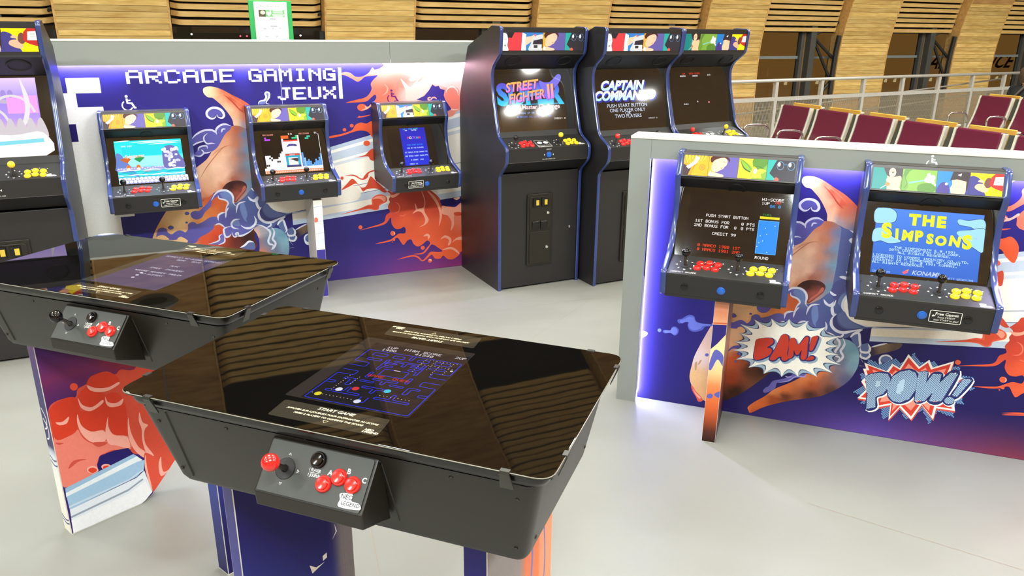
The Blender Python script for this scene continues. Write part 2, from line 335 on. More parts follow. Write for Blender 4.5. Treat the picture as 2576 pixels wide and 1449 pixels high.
ART = [
('fM',(178,192,214),'1000 788 2020 1037 2020 1012 1000 771'),
('fM',(242,240,234),'1000 771 2020 1012 2020 992 1000 758'),
('fM',(188,200,218),'1000 758 2020 992 2020 937 1000 721'),
('fM',(242,240,234),'1000 721 2020 937 2020 922 1000 710'),
('fM',(205,212,220),'1000 710 2020 922 2020 902 1000 697'),
('fM',(240,235,226),'1000 697 2020 902 2020 738 1000 585'),
('fM',(160,165,180),'1000 585 2020 738 2020 732 1000 581'),
('fM',(238,234,226),'1000 581 2020 732 2020 678 1000 545'),
('fM',(120,130,160),'1000 545 2020 678 2020 674 1000 542'),
('fM',(186,197,215),'1000 542 2020 674 2020 623 1000 508'),
('fM',(234,231,220),'1000 508 2020 623 2020 574 1000 474'),
('fM',(186,200,220),'1000 474 2020 574 2020 539 1000 450'),
('gM',[(1060,430,120,100,80),(1100,420,90,75,70),(1000,400,40,30,70),(1200,400,40,34,90),(1100,380,40,34,80)],'1005 417 1065 447 1127 459 1116 429 1056 400 1010 381'),
('gM',[(291,264,205,185,172),(270,162,205,165,110),(298,68,205,160,105),(320,375,190,165,150),(447,522,228,192,140),(512,561,225,180,125),(593,561,205,115,60),(442,393,232,192,150),(484,383,225,175,130),(470,292,160,70,35),(426,264,185,80,40),(434,179,150,60,30),(523,237,70,38,22),(568,244,50,28,18),(464,114,60,32,20),(411,60,55,30,25),(654,300,48,26,20),(640,422,170,60,40),(658,575,195,90,50),(335,429,210,170,130),(407,361,228,180,130),(614,598,185,78,48),(661,587,195,90,50),(571,520,215,140,80),(625,549,205,110,60),(438,543,228,185,130),(370,471,215,150,90),(624,439,205,70,45),(559,415,210,80,50),(715,400,95,40,35),(769,406,50,28,28)],'338 456 373 519 417 581 458 622 518 654 567 668 578 620 618 635 653 644 703 629 733 581 787 482 810 456 805 402 801 340 628 246 574 192 489 104 412 52 359 40 325 40 293 67 263 106 248 153 254 214 270 287'),
('sM',(196,80,60),'259 105 268 79 287 52 300 29 320 38 311 56 282 84 268 104'),
('sM',(225,150,130),'269 93 285 74 309 53 302 46 283 65'),
('sM',(165,130,100),'288 242 298 248 290 226 282 221'),
('sM',(165,130,100),'267 227 278 233 277 196 270 192'),
('sM',(84,92,142),'811 952 852 947 886 941 920 926 946 856 959 765 924 724 890 712 897 662 879 646 867 611 877 570 907 532 958 515 1007 515 960 501 903 464 842 455 755 472 695 473 716 587 778 628 806 669'),
('sM',(72,76,128),'826 700 865 718 895 708 891 675 858 648 850 581 843 542 810 575 817 643'),
('sM',(100,118,162),'859 643 877 655 868 616 873 574 898 535 950 516 910 508 867 536 852 567 850 614'),
('sM',(232,226,216),'872 607 883 646 901 665 935 676 1096 660 1330 631 1343 556 1154 538 1038 524 982 518 923 529 886 562'),
('lM',((205,208,222),0.011),'901 665 882 648 871 614 876 580 897 544 928 523 978 517 1010 520'),
('lM',((95,100,140),0.004),'1006 517 1077 525 1162 537'),
('gM',[(659,1133,255,214,180),(685,1131,250,190,150),(726,1129,215,105,75),(710,1092,235,160,125),(767,1092,180,75,50),(806,1051,185,72,48),(819,1074,200,95,70),(855,1046,195,90,65),(884,1008,190,100,80),(744,1050,235,175,140),(773,1021,225,165,130),(774,981,228,190,160),(820,1007,195,105,75),(849,974,180,130,110),(817,966,150,140,155),(868,949,120,120,150),(907,961,130,110,120)],'640 1130 643 1145 661 1153 690 1151 725 1138 765 1114 809 1089 844 1063 882 1026 920 980 928 927 879 931 837 941 811 952 764 964 758 993 744 1023 718 1062 692 1089 678 1101 659 1104 645 1117'),
('lM',((165,62,45),0.006),'728 1116 751 1096 770 1075 794 1045 817 1025'),
('lM',((205,110,80),0.005),'718 1129 757 1109 793 1081 830 1048'),
('gM',[(766,948,176,98,68),(729,940,196,120,88),(786,950,150,105,95),(810,925,100,122,160),(816,852,108,140,175),(814,772,112,148,172),(805,676,105,130,155),(762,883,178,112,84),(715,888,205,145,115),(701,831,222,175,148),(664,779,226,185,160),(657,692,222,170,140),(704,736,220,172,148),(754,813,188,128,104),(768,734,160,110,100),(733,711,150,85,65),(686,671,180,100,70),(786,825,130,115,125),(788,746,122,118,135),(605,753,225,180,150),(648,825,222,170,140),(687,860,205,150,120),(620,696,215,165,135),(584,638,200,130,100),(588,615,165,70,50),(659,699,225,180,155),(621,664,210,150,120)],'739 960 763 967 788 964 806 954 820 940 822 912 822 843 823 783 821 721 818 678 809 650 782 620 730 588 702 605 664 634 654 655 617 633 588 615 574 615 570 718 557 756 569 774 596 793 627 819 658 866 675 905 695 934'),
('lM',((190,125,98),0.004),'641 824 673 851 709 869 750 875'),
('lM',((170,105,82),0.004),'581 721 614 771 667 832 706 867 742 873'),
('gM',[(720,675,48,26,24),(761,685,60,34,32),(778,658,130,66,58),(747,630,150,75,66),(733,599,120,60,55),(784,674,70,40,40)],'676 660 697 687 730 700 768 697 791 679 787 650 765 623 730 590 720 622 702 644'),
('sM',(178,96,86),'776 668 786 669 783 652 753 619 732 597 736 614 763 642'),
('gM',[(937,401,104,148,172),(958,366,132,172,190),(951,330,115,150,172),(913,422,112,152,176),(900,332,104,112,138),(873,382,96,120,150),(837,430,150,150,165),(819,422,212,168,150),(830,385,130,110,120),(832,301,200,118,70),(807,267,206,112,62),(764,224,208,120,70),(789,203,160,72,40),(861,240,130,80,65),(892,271,110,100,115),(928,252,80,84,120),(877,187,70,44,40),(794,157,62,36,32),(683,169,205,108,56),(632,144,214,128,74),(636,103,150,66,32),(687,128,95,48,32),(579,82,208,100,48),(553,29,190,80,36),(538,37,222,120,66)],'805 445 820 459 843 462 868 444 902 445 927 439 951 419 968 387 972 343 967 306 945 252 908 208 870 176 830 151 771 130 712 109 648 81 592 50 546 15 533 28 530 44 557 75 599 112 639 157 701 199 757 246 788 279 810 307 822 334 825 384 817 422'),
('sM',(72,84,150),'170 426 172 437 189 443 207 458 226 468 245 462 256 439 287 432 332 434 332 426 300 418 286 399 252 385 228 392 218 413 219 430 200 428 181 417'),
('sM',(96,108,178),'181 426 183 435 197 440 213 452 228 460 244 455 254 437 279 431 317 433 318 427 290 420 278 405 250 393 230 399 222 416 222 429 206 428 191 419'),
('sM',(72,84,150),'105 367 113 375 139 377 146 393 162 399 178 386 176 365 161 353 142 363 114 358'),
('sM',(96,108,178),'111 368 118 374 140 377 146 389 159 394 172 383 171 367 158 357 142 365 119 361'),
('sM',(72,84,150),'98 371 97 368 96 364 94 362 91 360 87 360 84 361 82 362 80 365 79 368 79 372 81 375 83 377 86 379 89 379 93 379 95 377 97 374'),
('sM',(96,108,178),'96 371 96 368 95 366 93 364 90 362 88 362 85 362 83 364 81 366 81 368 81 371 82 374 84 376 87 377 89 377 92 377 94 375 96 373'),
('sM',(235,238,250),'-19 355 17 354 33 346 21 328 -16 311'),
('lM',((205,205,228),0.012),'689 1024 695 1010 712 1006 721 1019 713 1041 692 1053 666 1052 647 1036 647 1017 663 1004 679 1008 687 1019'),
('sM',(84,82,158),'690 1026 697 1014 710 1012 716 1021 708 1038 691 1048 668 1048 651 1034 651 1019 663 1009 676 1012 685 1023'),
('sM',(86,84,156),'560 903 584 931 620 949 655 952 677 937 680 956 699 972 724 976 748 966 739 947 715 926 682 875 659 854 640 846 611 837 593 829 566 833 582 855 598 875 628 886 624 900 587 893 560 874'),
('sM',(40,34,100),'567 874 586 890 618 898 628 887 598 877 583 858 564 848'),
('lM',((196,196,222),0.009),'561 907 584 931 620 949 655 951 675 940 679 929'),
('lM',((196,196,222),0.009),'677 929 679 953 699 971 724 976 748 966'),
('lM',((196,196,222),0.007),'638 936 621 922 619 904 631 887 652 888 667 885'),
('lM',((196,196,222),0.007),'561 878 586 892 622 901'),
('lM',((196,196,222),0.007),'586 854 591 869 609 877 628 875 628 862'),
('lM',((196,196,222),0.007),'627 882 630 863'),
('lM',((196,196,222),0.006),'611 837 609 851 600 861'),
('lM',((196,196,222),0.007),'566 833 593 829 612 842 626 843 647 848'),
('lM',((196,196,222),0.007),'702 937 707 952 723 953'),
('lM',((214,218,236),0.009),'885 1064 886 1073 897 1081 914 1083 925 1099 921 1114 929 1121 940 1115 936 1095 925 1080 922 1069 937 1065'),
('sM',(110,120,190),'889 1066 891 1075 905 1078 918 1081 929 1097 926 1114 935 1112 932 1095 922 1080 919 1069 903 1065'),
('gM',[(380,470,92,86,160),(477,442,92,86,160),(564,464,92,86,160),(546,541,92,86,160),(634,627,92,86,160),(673,511,88,86,156),(747,542,80,88,146),(787,588,76,88,140),(851,507,76,88,140),(923,493,74,86,132),(720,449,92,92,164),(816,518,76,84,140),(924,508,76,90,138),(645,407,110,100,170),(716,620,110,130,180)],'351 451 363 486 383 494 401 485 405 468 421 457 439 468 457 474 473 468 484 461 498 478 500 499 518 510 535 505 541 497 569 506 602 525 629 527 641 518 646 534 661 542 677 545 688 574 696 592 685 608 657 619 649 627 623 609 613 580 583 553 569 531 550 521 530 524 518 539 520 556 538 564 558 562 575 576 602 599 628 633 646 649 672 658 699 653 718 635 724 612 722 590 733 575 760 598 787 626 810 647 840 618 872 582 892 553 926 529 976 513 972 504 929 473 901 448 868 448 819 469 808 455 783 434 749 419 728 419 703 416 695 434 685 421 666 419 658 394 627 384 582 392 613 398 636 408 637 427 652 437 662 449 662 466 653 482 636 491 619 486 613 467 583 446 545 428 527 405 489 407 469 436 456 441 441 429 408 430 394 451 378 458 361 456'),
('sM',(104,124,178),'754 580 769 586 779 547 780 521 773 502 776 486 761 503 752 535 749 561'),
('sM',(104,124,178),'669 646 698 648 714 632 718 601 701 605 671 624 664 635'),
('sM',(104,124,178),'711 502 730 510 740 486 740 471 715 475 706 489'),
('sM',(92,104,152),'859 552 864 529 887 504 923 499 958 509 926 525 899 549 879 574'),
('sM',(60,62,112),'852 557 857 529 873 505 901 493 938 499 965 509 923 489 885 481 850 495 838 523'),
('lM',((206,208,226),0.01),'620 609 635 634 654 651 675 656 699 652 717 634 722 612 720 590 732 572'),
('lM',((206,208,226),0.008),'779 592 751 587 736 570 729 536'),
('lM',((206,208,226),0.01),'792 618 804 599 822 595 834 613'),
('lM',((206,208,226),0.013),'831 604 832 574 841 552 852 557'),
('lM',((206,208,226),0.013),'850 557 836 531 840 500 863 479 892 475 926 487 966 503'),
('lM',((206,208,226),0.011),'812 515 819 494 812 471 788 455 764 457 744 473'),
('lM',((206,208,226),0.009),'745 505 717 503 701 486 706 465 733 454'),
('lM',((206,208,226),0.008),'697 569 682 548 677 516'),
('lM',((206,208,226),0.009),'641 506 643 531 659 542 677 545'),
('lM',((206,208,226),0.008),'653 633 657 617 684 607 696 591 687 573 677 545'),
('lM',((206,208,226),0.01),'808 455 783 435 749 420 728 420 716 430 726 435 723 422 706 416 698 442'),
('lM',((206,208,226),0.009),'695 434 685 422 667 420 661 443 665 464 698 473'),
('lM',((206,208,226),0.008),'622 483 640 490 655 482 669 466'),
('lM',((206,208,226),0.01),'817 470 847 460 877 435 883 414 870 380 875 362 892 354 884 334'),
('lM',((206,208,226),0.01),'891 451 903 428 899 405 892 386 905 362 890 335 878 334'),
('lM',((206,208,226),0.009),'920 458 941 483 966 498'),
('lM',((206,208,226),0.009),'868 449 887 457 892 472'),
('lM',((206,208,226),0.007),'581 392 616 398 636 408 637 427 653 437'),
('lM',((206,208,226),0.007),'627 382 658 394 661 420'),
('lM',((206,208,226),0.012),'854 936 877 922 881 902 862 893 883 875 882 849 866 825'),
('lM',((206,208,226),0.013),'841 727 866 724 891 709'),
('lM',((206,208,226),0.01),'864 754 876 746 891 741'),
('lM',((206,208,226),0.01),'812 658 826 645 841 643'),
('lM',((206,208,226),0.01),'795 615 811 595 833 593 842 621'),
('sM',(90,100,150),'729 357 755 368 775 386 799 380 797 340'),
('lM',((220,222,235),0.01),'729 357 753 368 775 385 799 379'),
('sM',(50,44,110),'512 554 511 551 509 549 506 547 502 547 499 547 496 548 493 550 492 553 492 556 493 558 495 560 497 562 501 563 504 562 507 561 510 559 511 557'),
('sM',(92,92,168),'510 554 509 552 507 550 505 549 502 549 500 549 497 550 495 551 494 553 494 555 494 557 496 559 498 560 501 561 504 561 506 560 508 558 509 556'),
('sM',(50,44,110),'501 509 500 507 499 506 497 505 495 504 493 505 491 505 490 507 489 508 489 510 489 511 490 513 492 514 494 514 496 514 498 513 500 512 500 510'),
('sM',(92,92,168),'499 509 499 508 498 507 497 506 495 506 493 506 492 506 491 507 490 508 490 510 490 511 491 512 493 513 494 513 496 513 497 512 499 511 499 510'),
('sM',(50,44,110),'434 490 432 486 430 484 426 482 422 481 418 481 414 483 411 485 409 488 409 492 410 495 413 498 416 500 420 501 425 500 428 499 431 496 433 493'),
('sM',(92,92,168),'431 490 430 487 428 485 425 484 422 483 419 483 416 485 413 486 412 489 412 492 412 494 414 496 417 498 421 498 424 498 427 497 429 495 431 492'),
('sM',(225,180,130),'359 454 378 457 395 447 405 434 368 434 353 445'),
('sM',(228,185,135),'444 425 449 438 469 437 490 416 469 407'),
('sM',(62,60,130),'328 279 327 276 326 274 324 272 321 270 318 270 315 270 313 272 311 274 311 276 311 279 312 282 314 284 317 285 320 286 323 285 325 284 327 282'),
('sM',(90,92,168),'326 279 326 277 325 275 323 273 321 272 318 272 316 272 314 273 313 275 312 277 312 279 314 281 315 282 317 283 320 284 322 283 324 282 325 281'),
('sM',(62,60,130),'502 313 501 309 497 306 491 303 483 300 475 299 467 299 460 300 456 302 454 305 455 309 459 312 465 315 473 318 481 319 489 319 496 318 500 316'),
('sM',(90,92,168),'497 312 496 309 493 307 488 304 482 303 475 302 469 301 464 302 460 304 459 306 460 309 463 311 468 314 474 315 481 316 487 317 492 316 496 314'),
('sM',(62,60,130),'458 266 458 264 457 262 455 260 453 259 451 259 449 259 447 260 446 262 446 264 446 266 447 268 448 270 450 271 452 272 454 271 456 270 457 268'),
('sM',(90,92,168),'457 266 456 264 456 263 455 261 453 261 451 260 450 261 448 262 447 263 447 264 447 266 448 268 449 269 450 270 452 270 454 270 455 269 456 267'),
('sM',(86,84,158),'409 312 433 340 465 349 488 347 466 331 434 328 412 307'),
('sM',(88,104,152),'926 453 947 478 958 453 966 430 997 440 1007 412 1004 395 1011 374 996 362 979 369 966 396 951 418'),
('lM',((214,216,230),0.01),'923 455 935 474 953 481 961 449 966 425 956 414'),
('lM',((214,216,230),0.01),'996 437 1007 417 1001 397 974 397 968 416'),
('lM',((214,216,230),0.01),'975 393 976 373 999 367 1011 384 1005 397'),
('lM',((214,216,230),0.007),'1008 422 1042 439 1072 451'),
('lM',((214,216,230),0.008),'976 329 996 330'),
('lM',((214,216,230),0.008),'977 364 990 346'),
('sM',(222,226,238),'1104 376 1103 367 1100 358 1093 351 1085 346 1075 345 1066 346 1058 351 1052 359 1049 367 1049 377 1053 386 1059 393 1068 397 1077 399 1087 397 1095 392 1101 385'),
('sM',(96,112,165),'1098 375 1098 369 1095 362 1090 357 1084 354 1077 352 1069 354 1063 357 1059 362 1056 369 1057 376 1059 382 1064 387 1071 391 1078 392 1085 390 1092 387 1096 382'),
('sM',(80,92,145),'1057 369 1064 355 1081 353 1096 365 1080 360'),
('lM',((222,226,238),0.009),'1052 368 1061 345 1086 336'),
('sM',(98,92,165),'588 139 599 157 611 167 626 195 656 208 689 224 709 245 733 267 754 268 765 254 741 233 707 222 679 202 645 188 641 164 623 143 597 129'),
('lM',((150,145,205),0.006),'764 259 758 238 723 235 691 206 649 191'),
('lM',((150,145,205),0.006),'676 228 689 225 706 232'),
('gM',[(1414,1182,235,120,90),(1509,1203,240,135,110),(1529,1113,226,104,82),(1603,1157,232,120,95),(1703,1201,240,150,130),(1803,1223,246,196,180),(1904,1198,248,205,190),(1881,1082,235,140,120),(1456,1092,228,105,80),(1650,1096,244,180,165),(1361,1067,225,90,60)],'1514 1297 1518 1243 1473 1221 1459 1232 1446 1217 1434 1204 1405 1189 1370 1188 1346 1205 1321 1212 1298 1207 1300 1199 1322 1193 1353 1177 1376 1164 1395 1171 1417 1187 1452 1191 1483 1193 1461 1173 1445 1151 1449 1128 1434 1101 1409 1083 1361 1073 1312 1061 1361 1061 1417 1065 1443 1083 1464 1098 1471 1082 1456 1060 1449 1037 1499 989 1848 968 1921 1004 2059 1029 2060 1295'),
('sM',(246,190,172),'1604 1173 1627 1154 1656 1131 1691 1160 1727 1201 1748 1242 1956 1254 1954 1113 1922 1076 1892 1128 1861 1124 1811 1137 1776 1145 1750 1108 1688 1067 1629 1067 1628 1115'),
('sM',(238,150,125),'1669 1233 1743 1223 1739 1191 1701 1157 1657 1163 1648 1173 1672 1183 1663 1206'),
('sM',(255,225,215),'1691 1228 1705 1201 1692 1171 1662 1160 1649 1172 1670 1183 1678 1206'),
('sM',(236,128,108),'1840 1064 1851 1110 1887 1129 1923 1114 1927 1071 1921 1019 1890 1007 1854 1030'),
('lM',((250,205,190),0.008),'1850 1096 1861 1120 1890 1128 1915 1109 1922 1081'),
('lM',((250,205,190),0.007),'1840 1064 1854 1035 1885 1010 1921 1011'),
('fM',(62,48,128),'1686 1067 1729 1085 1755 1112 1776 1143 1791 1132 1811 1135 1819 1120 1844 1113 1838 1085 1846 1061 1880 1013 1859 1001 1839 1035'),
('lM',((245,170,155),0.007),'1768 1069 1767 1067 1765 1065 1763 1064 1760 1063 1757 1063 1754 1064 1751 1065 1750 1067 1749 1070 1750 1072 1752 1074 1754 1075 1757 1076 1760 1076 1763 1075 1766 1073 1767 1071 1768 1069'),
('lM',((245,170,155),0.007),'1768 1063 1774 1074 1789 1075 1799 1065'),
('lM',((248,190,175),0.007),'1656 1131 1691 1160 1727 1201'),
('lM',((238,150,128),0.007),'1516 1149 1532 1131 1526 1108 1504 1093'),
('sM',(222,90,66),'1417 1034 1416 1028 1411 1023 1404 1019 1396 1017 1388 1017 1380 1020 1374 1024 1370 1030 1369 1036 1370 1042 1375 1047 1382 1051 1390 1053 1398 1053 1406 1050 1412 1046 1416 1041'),
('sM',(226,92,58),'1414 1034 1412 1029 1408 1025 1403 1022 1396 1020 1388 1021 1382 1023 1376 1026 1373 1031 1372 1036 1374 1041 1378 1045 1383 1048 1390 1050 1397 1050 1404 1048 1409 1044 1413 1040'),
('sM',(222,90,66),'1384 988 1383 986 1382 985 1380 984 1378 983 1376 983 1374 984 1373 985 1372 987 1371 988 1372 990 1373 991 1375 993 1377 993 1379 993 1381 992 1382 991 1383 990'),
('sM',(226,92,58),'1383 988 1382 987 1381 985 1380 984 1378 984 1376 984 1375 985 1373 986 1373 987 1372 988 1373 990 1374 991 1375 992 1377 992 1379 992 1380 992 1382 991 1383 989'),
('sM',(222,90,66),'1345 944 1344 941 1342 939 1340 937 1336 936 1333 936 1330 937 1327 939 1326 942 1325 945 1326 948 1328 951 1331 953 1334 954 1337 954 1341 952 1343 950 1345 947'),
('sM',(226,92,58),'1344 944 1343 942 1341 940 1339 938 1336 937 1333 937 1331 938 1328 940 1327 942 1327 945 1327 948 1329 950 1331 951 1334 952 1337 952 1340 951 1342 949 1343 947'),
('sM',(222,90,66),'1306 925 1305 922 1303 920 1301 918 1298 917 1294 918 1291 919 1289 921 1288 923 1287 926 1288 929 1290 931 1292 933 1295 934 1299 934 1302 933 1304 931 1305 928'),
('sM',(226,92,58),'1304 925 1304 923 1302 921 1300 920 1298 919 1295 919 1292 920 1290 921 1289 924 1289 926 1289 928 1291 930 1293 932 1296 932 1298 932 1301 931 1303 930 1304 928'),
('sM',(222,90,66),'1426 851 1425 846 1421 842 1416 839 1411 837 1404 838 1399 840 1394 843 1391 847 1391 852 1392 857 1395 861 1400 864 1406 865 1412 865 1418 863 1422 860 1425 855'),
('sM',(226,92,58),'1423 851 1422 847 1419 843 1415 841 1410 840 1405 840 1400 842 1396 845 1394 848 1393 852 1394 856 1397 859 1401 862 1406 863 1411 863 1416 861 1420 858 1423 855'),
('sM',(240,170,150),'1386 1021 1415 1024 1430 1031 1454 1051 1450 1060 1425 1038 1407 1043 1411 1031'),
('lM',((222,90,66),0.006),'1363 985 1404 990 1437 997'),
('gM',[(1258,902,226,92,58),(1382,938,220,90,55),(1425,946,226,92,58),(1428,909,215,84,50)],'1214 896 1277 905 1334 922 1354 948 1383 959 1412 953 1445 964 1477 925 1474 860 1441 880 1418 909 1381 919 1343 913 1281 896 1215 886'),
('sM',(206,76,52),'1340 782 1393 790 1423 815 1443 819 1449 761 1423 765 1412 783 1373 782'),
('sM',(206,76,52),'1282 689 1320 693 1345 686 1363 672 1377 669 1387 682 1408 701 1440 710 1439 703 1413 695 1403 672 1381 661 1361 666 1339 681 1315 688'),
('sM',(225,120,105),'1277 677 1277 674 1275 671 1272 669 1270 668 1266 669 1264 670 1261 672 1260 675 1260 678 1261 681 1262 684 1265 686 1268 687 1271 687 1273 685 1276 683 1277 680'),
('sM',(206,76,52),'1273 677 1273 675 1272 673 1270 672 1268 671 1266 671 1264 672 1263 674 1262 676 1262 678 1262 680 1263 682 1265 683 1267 684 1269 684 1271 683 1272 681 1273 679'),
('gM',[(1312,645,206,76,52),(1400,614,206,76,52),(1432,662,206,76,52),(1550,552,184,62,50),(1655,544,180,60,48),(1547,480,196,68,50),(1680,479,192,66,50),(1788,481,200,70,50),(1597,413,220,88,56),(1703,382,226,92,58),(1813,372,226,92,58),(1866,258,226,92,58),(1925,416,228,120,95),(1646,291,226,92,58),(1388,401,226,92,58),(1644,216,226,92,58),(1865,192,228,96,56),(1487,307,226,92,58)],'1261 615 1292 646 1318 670 1334 663 1351 641 1371 620 1395 629 1413 669 1424 676 1447 651 1481 618 1503 592 1523 572 1514 545 1518 530 1506 504 1517 477 1494 459 1485 429 1461 415 1407 403 1347 389 1409 398 1463 405 1495 417 1520 445 1523 409 1543 380 1569 377 1592 386 1601 369 1595 349 1564 351 1541 339 1514 322 1472 314 1427 307 1477 307 1520 314 1552 328 1572 299 1587 284 1609 307 1631 310 1642 285 1667 266 1695 276 1723 295 1740 277 1716 249 1693 228 1641 225 1693 219 1722 240 1745 268 1766 263 1783 249 1812 225 1787 221 1742 227 1720 206 1692 183 1671 207 1639 219 1595 215 1548 203 1595 208 1638 211 1665 199 1692 176 1721 191 1748 210 1765 186 1797 181 1816 197 1842 174 1877 170 1912 191 1929 210 2038 212 2039 515 1926 502 1892 475 1848 481 1815 484 1805 522 1784 550 1736 590 1684 630 1554 638 1532 615 1503 586 1481 589 1450 609 1400 611 1375 600 1357 631 1336 644 1296 627'),
('sM',(238,158,134),'1690 593 1709 556 1719 508 1711 466 1735 414 1714 387 1677 377 1705 390 1714 416 1699 454 1674 467 1642 455 1669 479 1705 485 1714 519 1701 566'),
('sM',(238,158,134),'1731 577 1773 543 1800 491 1814 431 1793 371 1800 432 1788 486 1762 531'),
('sM',(238,158,134),'1815 485 1848 478 1892 473 1932 496 1931 421 1887 425 1884 371 1863 339 1870 389 1848 427 1814 441'),
('sM',(238,158,134),'1801 294 1828 315 1862 297 1864 266 1845 254 1851 284 1828 301'),
('sM',(238,158,134),'1871 267 1895 292 1930 297 1930 279 1895 281'),
('sM',(238,158,134),'1810 230 1860 244 1901 221 1913 195 1866 229'),
('sM',(238,158,134),'1701 322 1724 335 1741 319 1728 301 1726 320'),
('sM',(238,158,134),'1573 591 1551 572 1520 570 1503 586 1530 554 1566 566 1586 590'),
('sM',(238,158,134),'1659 513 1661 481 1674 475 1669 491'),
('sM',(206,76,52),'1886 441 1925 440 1931 421 1892 424'),
('lM',((222,112,90),0.006),'1544 529 1564 517 1572 494 1563 474 1541 468'),
('lM',((225,110,84),0.005),'1567 452 1588 448 1603 456'),
('sM',(45,34,110),'1804 517 1849 521 1893 526 1938 530 1937 501 1921 492 1892 473 1865 479 1840 481 1815 492'),
('sM',(240,190,170),'1883 524 1916 529 1921 521 1901 512'),
('sM',(222,92,70),'1248 484 1344 506 1396 524 1419 526 1419 552 1438 571 1470 577 1500 561 1501 535 1462 517 1456 498 1435 491 1408 501 1363 500'),
('sM',(206,76,52),'1278 492 1343 501 1397 519 1428 520 1425 550 1443 564 1470 570 1494 557 1494 541 1461 525 1451 503 1434 498 1409 507 1364 505'),
('sM',(236,150,126),'1423 553 1448 567 1485 567 1497 552 1487 536 1467 552 1442 555'),
('sM',(226,104,74),'1361 405 1360 401 1358 398 1355 396 1352 395 1348 395 1345 397 1342 400 1340 403 1340 407 1341 411 1343 414 1346 416 1349 417 1353 416 1356 415 1359 412 1361 409'),
('sM',(226,92,58),'1359 405 1358 402 1357 400 1354 398 1352 398 1349 398 1346 399 1344 401 1343 404 1342 407 1343 410 1345 412 1347 414 1350 414 1352 414 1355 413 1357 411 1359 408'),
('sM',(226,104,74),'1541 354 1540 349 1537 345 1534 343 1529 342 1524 342 1520 344 1517 348 1514 352 1514 357 1515 361 1517 365 1521 368 1526 369 1530 368 1535 366 1538 363 1540 359'),
('sM',(226,92,58),'1538 354 1537 351 1535 348 1532 346 1529 345 1525 345 1522 347 1519 349 1517 353 1517 356 1518 360 1519 363 1522 365 1526 366 1530 366 1533 364 1536 361 1537 358'),
('sM',(226,104,74),'1707 254 1706 250 1704 247 1701 245 1697 244 1694 244 1690 246 1687 249 1685 253 1684 257 1685 260 1687 264 1690 266 1694 267 1698 266 1702 265 1705 262 1707 258'),
('sM',(226,92,58),'1705 254 1704 251 1703 249 1700 247 1697 246 1694 247 1691 248 1689 250 1687 253 1687 256 1688 259 1689 262 1692 264 1695 264 1698 264 1701 263 1703 260 1704 258'),
('sM',(226,104,74),'1748 174 1747 170 1745 167 1741 165 1738 164 1734 164 1730 166 1727 169 1725 173 1724 177 1725 181 1727 184 1730 186 1734 187 1738 187 1742 185 1745 182 1747 178'),
('sM',(226,92,58),'1745 175 1744 171 1743 169 1740 167 1737 166 1734 167 1731 168 1729 171 1727 173 1727 177 1728 180 1729 182 1732 184 1735 185 1738 184 1741 183 1743 181 1744 178'),
('sM',(226,104,74),'1539 318 1539 316 1538 314 1536 312 1534 312 1531 312 1529 313 1527 315 1526 317 1526 319 1526 322 1528 324 1529 325 1532 326 1534 325 1536 324 1538 323 1539 320'),
('sM',(226,92,58),'1538 318 1538 316 1537 315 1535 314 1533 313 1531 314 1530 314 1528 316 1528 317 1527 319 1528 321 1529 323 1530 324 1532 324 1534 324 1535 323 1537 322 1538 320'),
('sM',(226,104,74),'1526 307 1526 306 1525 305 1524 304 1523 304 1522 304 1521 304 1520 305 1520 306 1519 307 1520 308 1520 309 1521 310 1522 310 1523 310 1524 310 1525 309 1526 308'),
('sM',(226,92,58),'1525 307 1525 306 1524 305 1524 305 1523 305 1522 305 1521 305 1521 306 1520 306 1520 307 1520 308 1521 309 1521 309 1522 310 1523 309 1524 309 1525 308 1525 308'),
('sM',(246,190,160),'1532 365 1541 355 1534 344 1536 356'),
('sM',(246,190,160),'1729 182 1741 184 1747 176 1737 177'),
('lB',((226,92,74),0.006),'1552 196 1593 203 1667 214'),
('fB',(52,60,100),'514 484 538 478 555 476 564 477 572 479 581 486 586 499 604 490 619 487 629 487 638 489 649 495 661 507 674 496 687 492 696 491 706 492 721 497 739 508 746 494 756 486 765 483 775 482 793 484 816 490 816 475 822 466 829 461 838 458 857 456 883 457 867 443 860 432 858 426 860 420 867 414 884 410 868 400 861 392 860 386 862 381 870 375 887 368 873 360 868 353 868 347 871 341 882 332 902 321 879 317 866 312 861 307 859 301 861 291 872 277 846 279 829 277 821 275 815 270 810 261 811 247 788 254 770 256 760 255 751 253 740 246 732 234 716 242 702 245 693 244 685 242 673 235 661 222 649 233 636 239 627 240 618 239 602 235 582 224 578 238 570 247 562 250 553 252 536 251 512 244 515 259 511 269 505 273 497 276 480 278 453 276 467 290 472 301 471 307 468 311 456 317 434 321 453 331 462 339 463 345 462 349 453 356 435 363 456 370 468 378 472 383 473 388 468 397 454 408 471 412 479 418 480 423 479 429 471 440 454 454 481 452 498 454 507 457 513 461 517 470'),
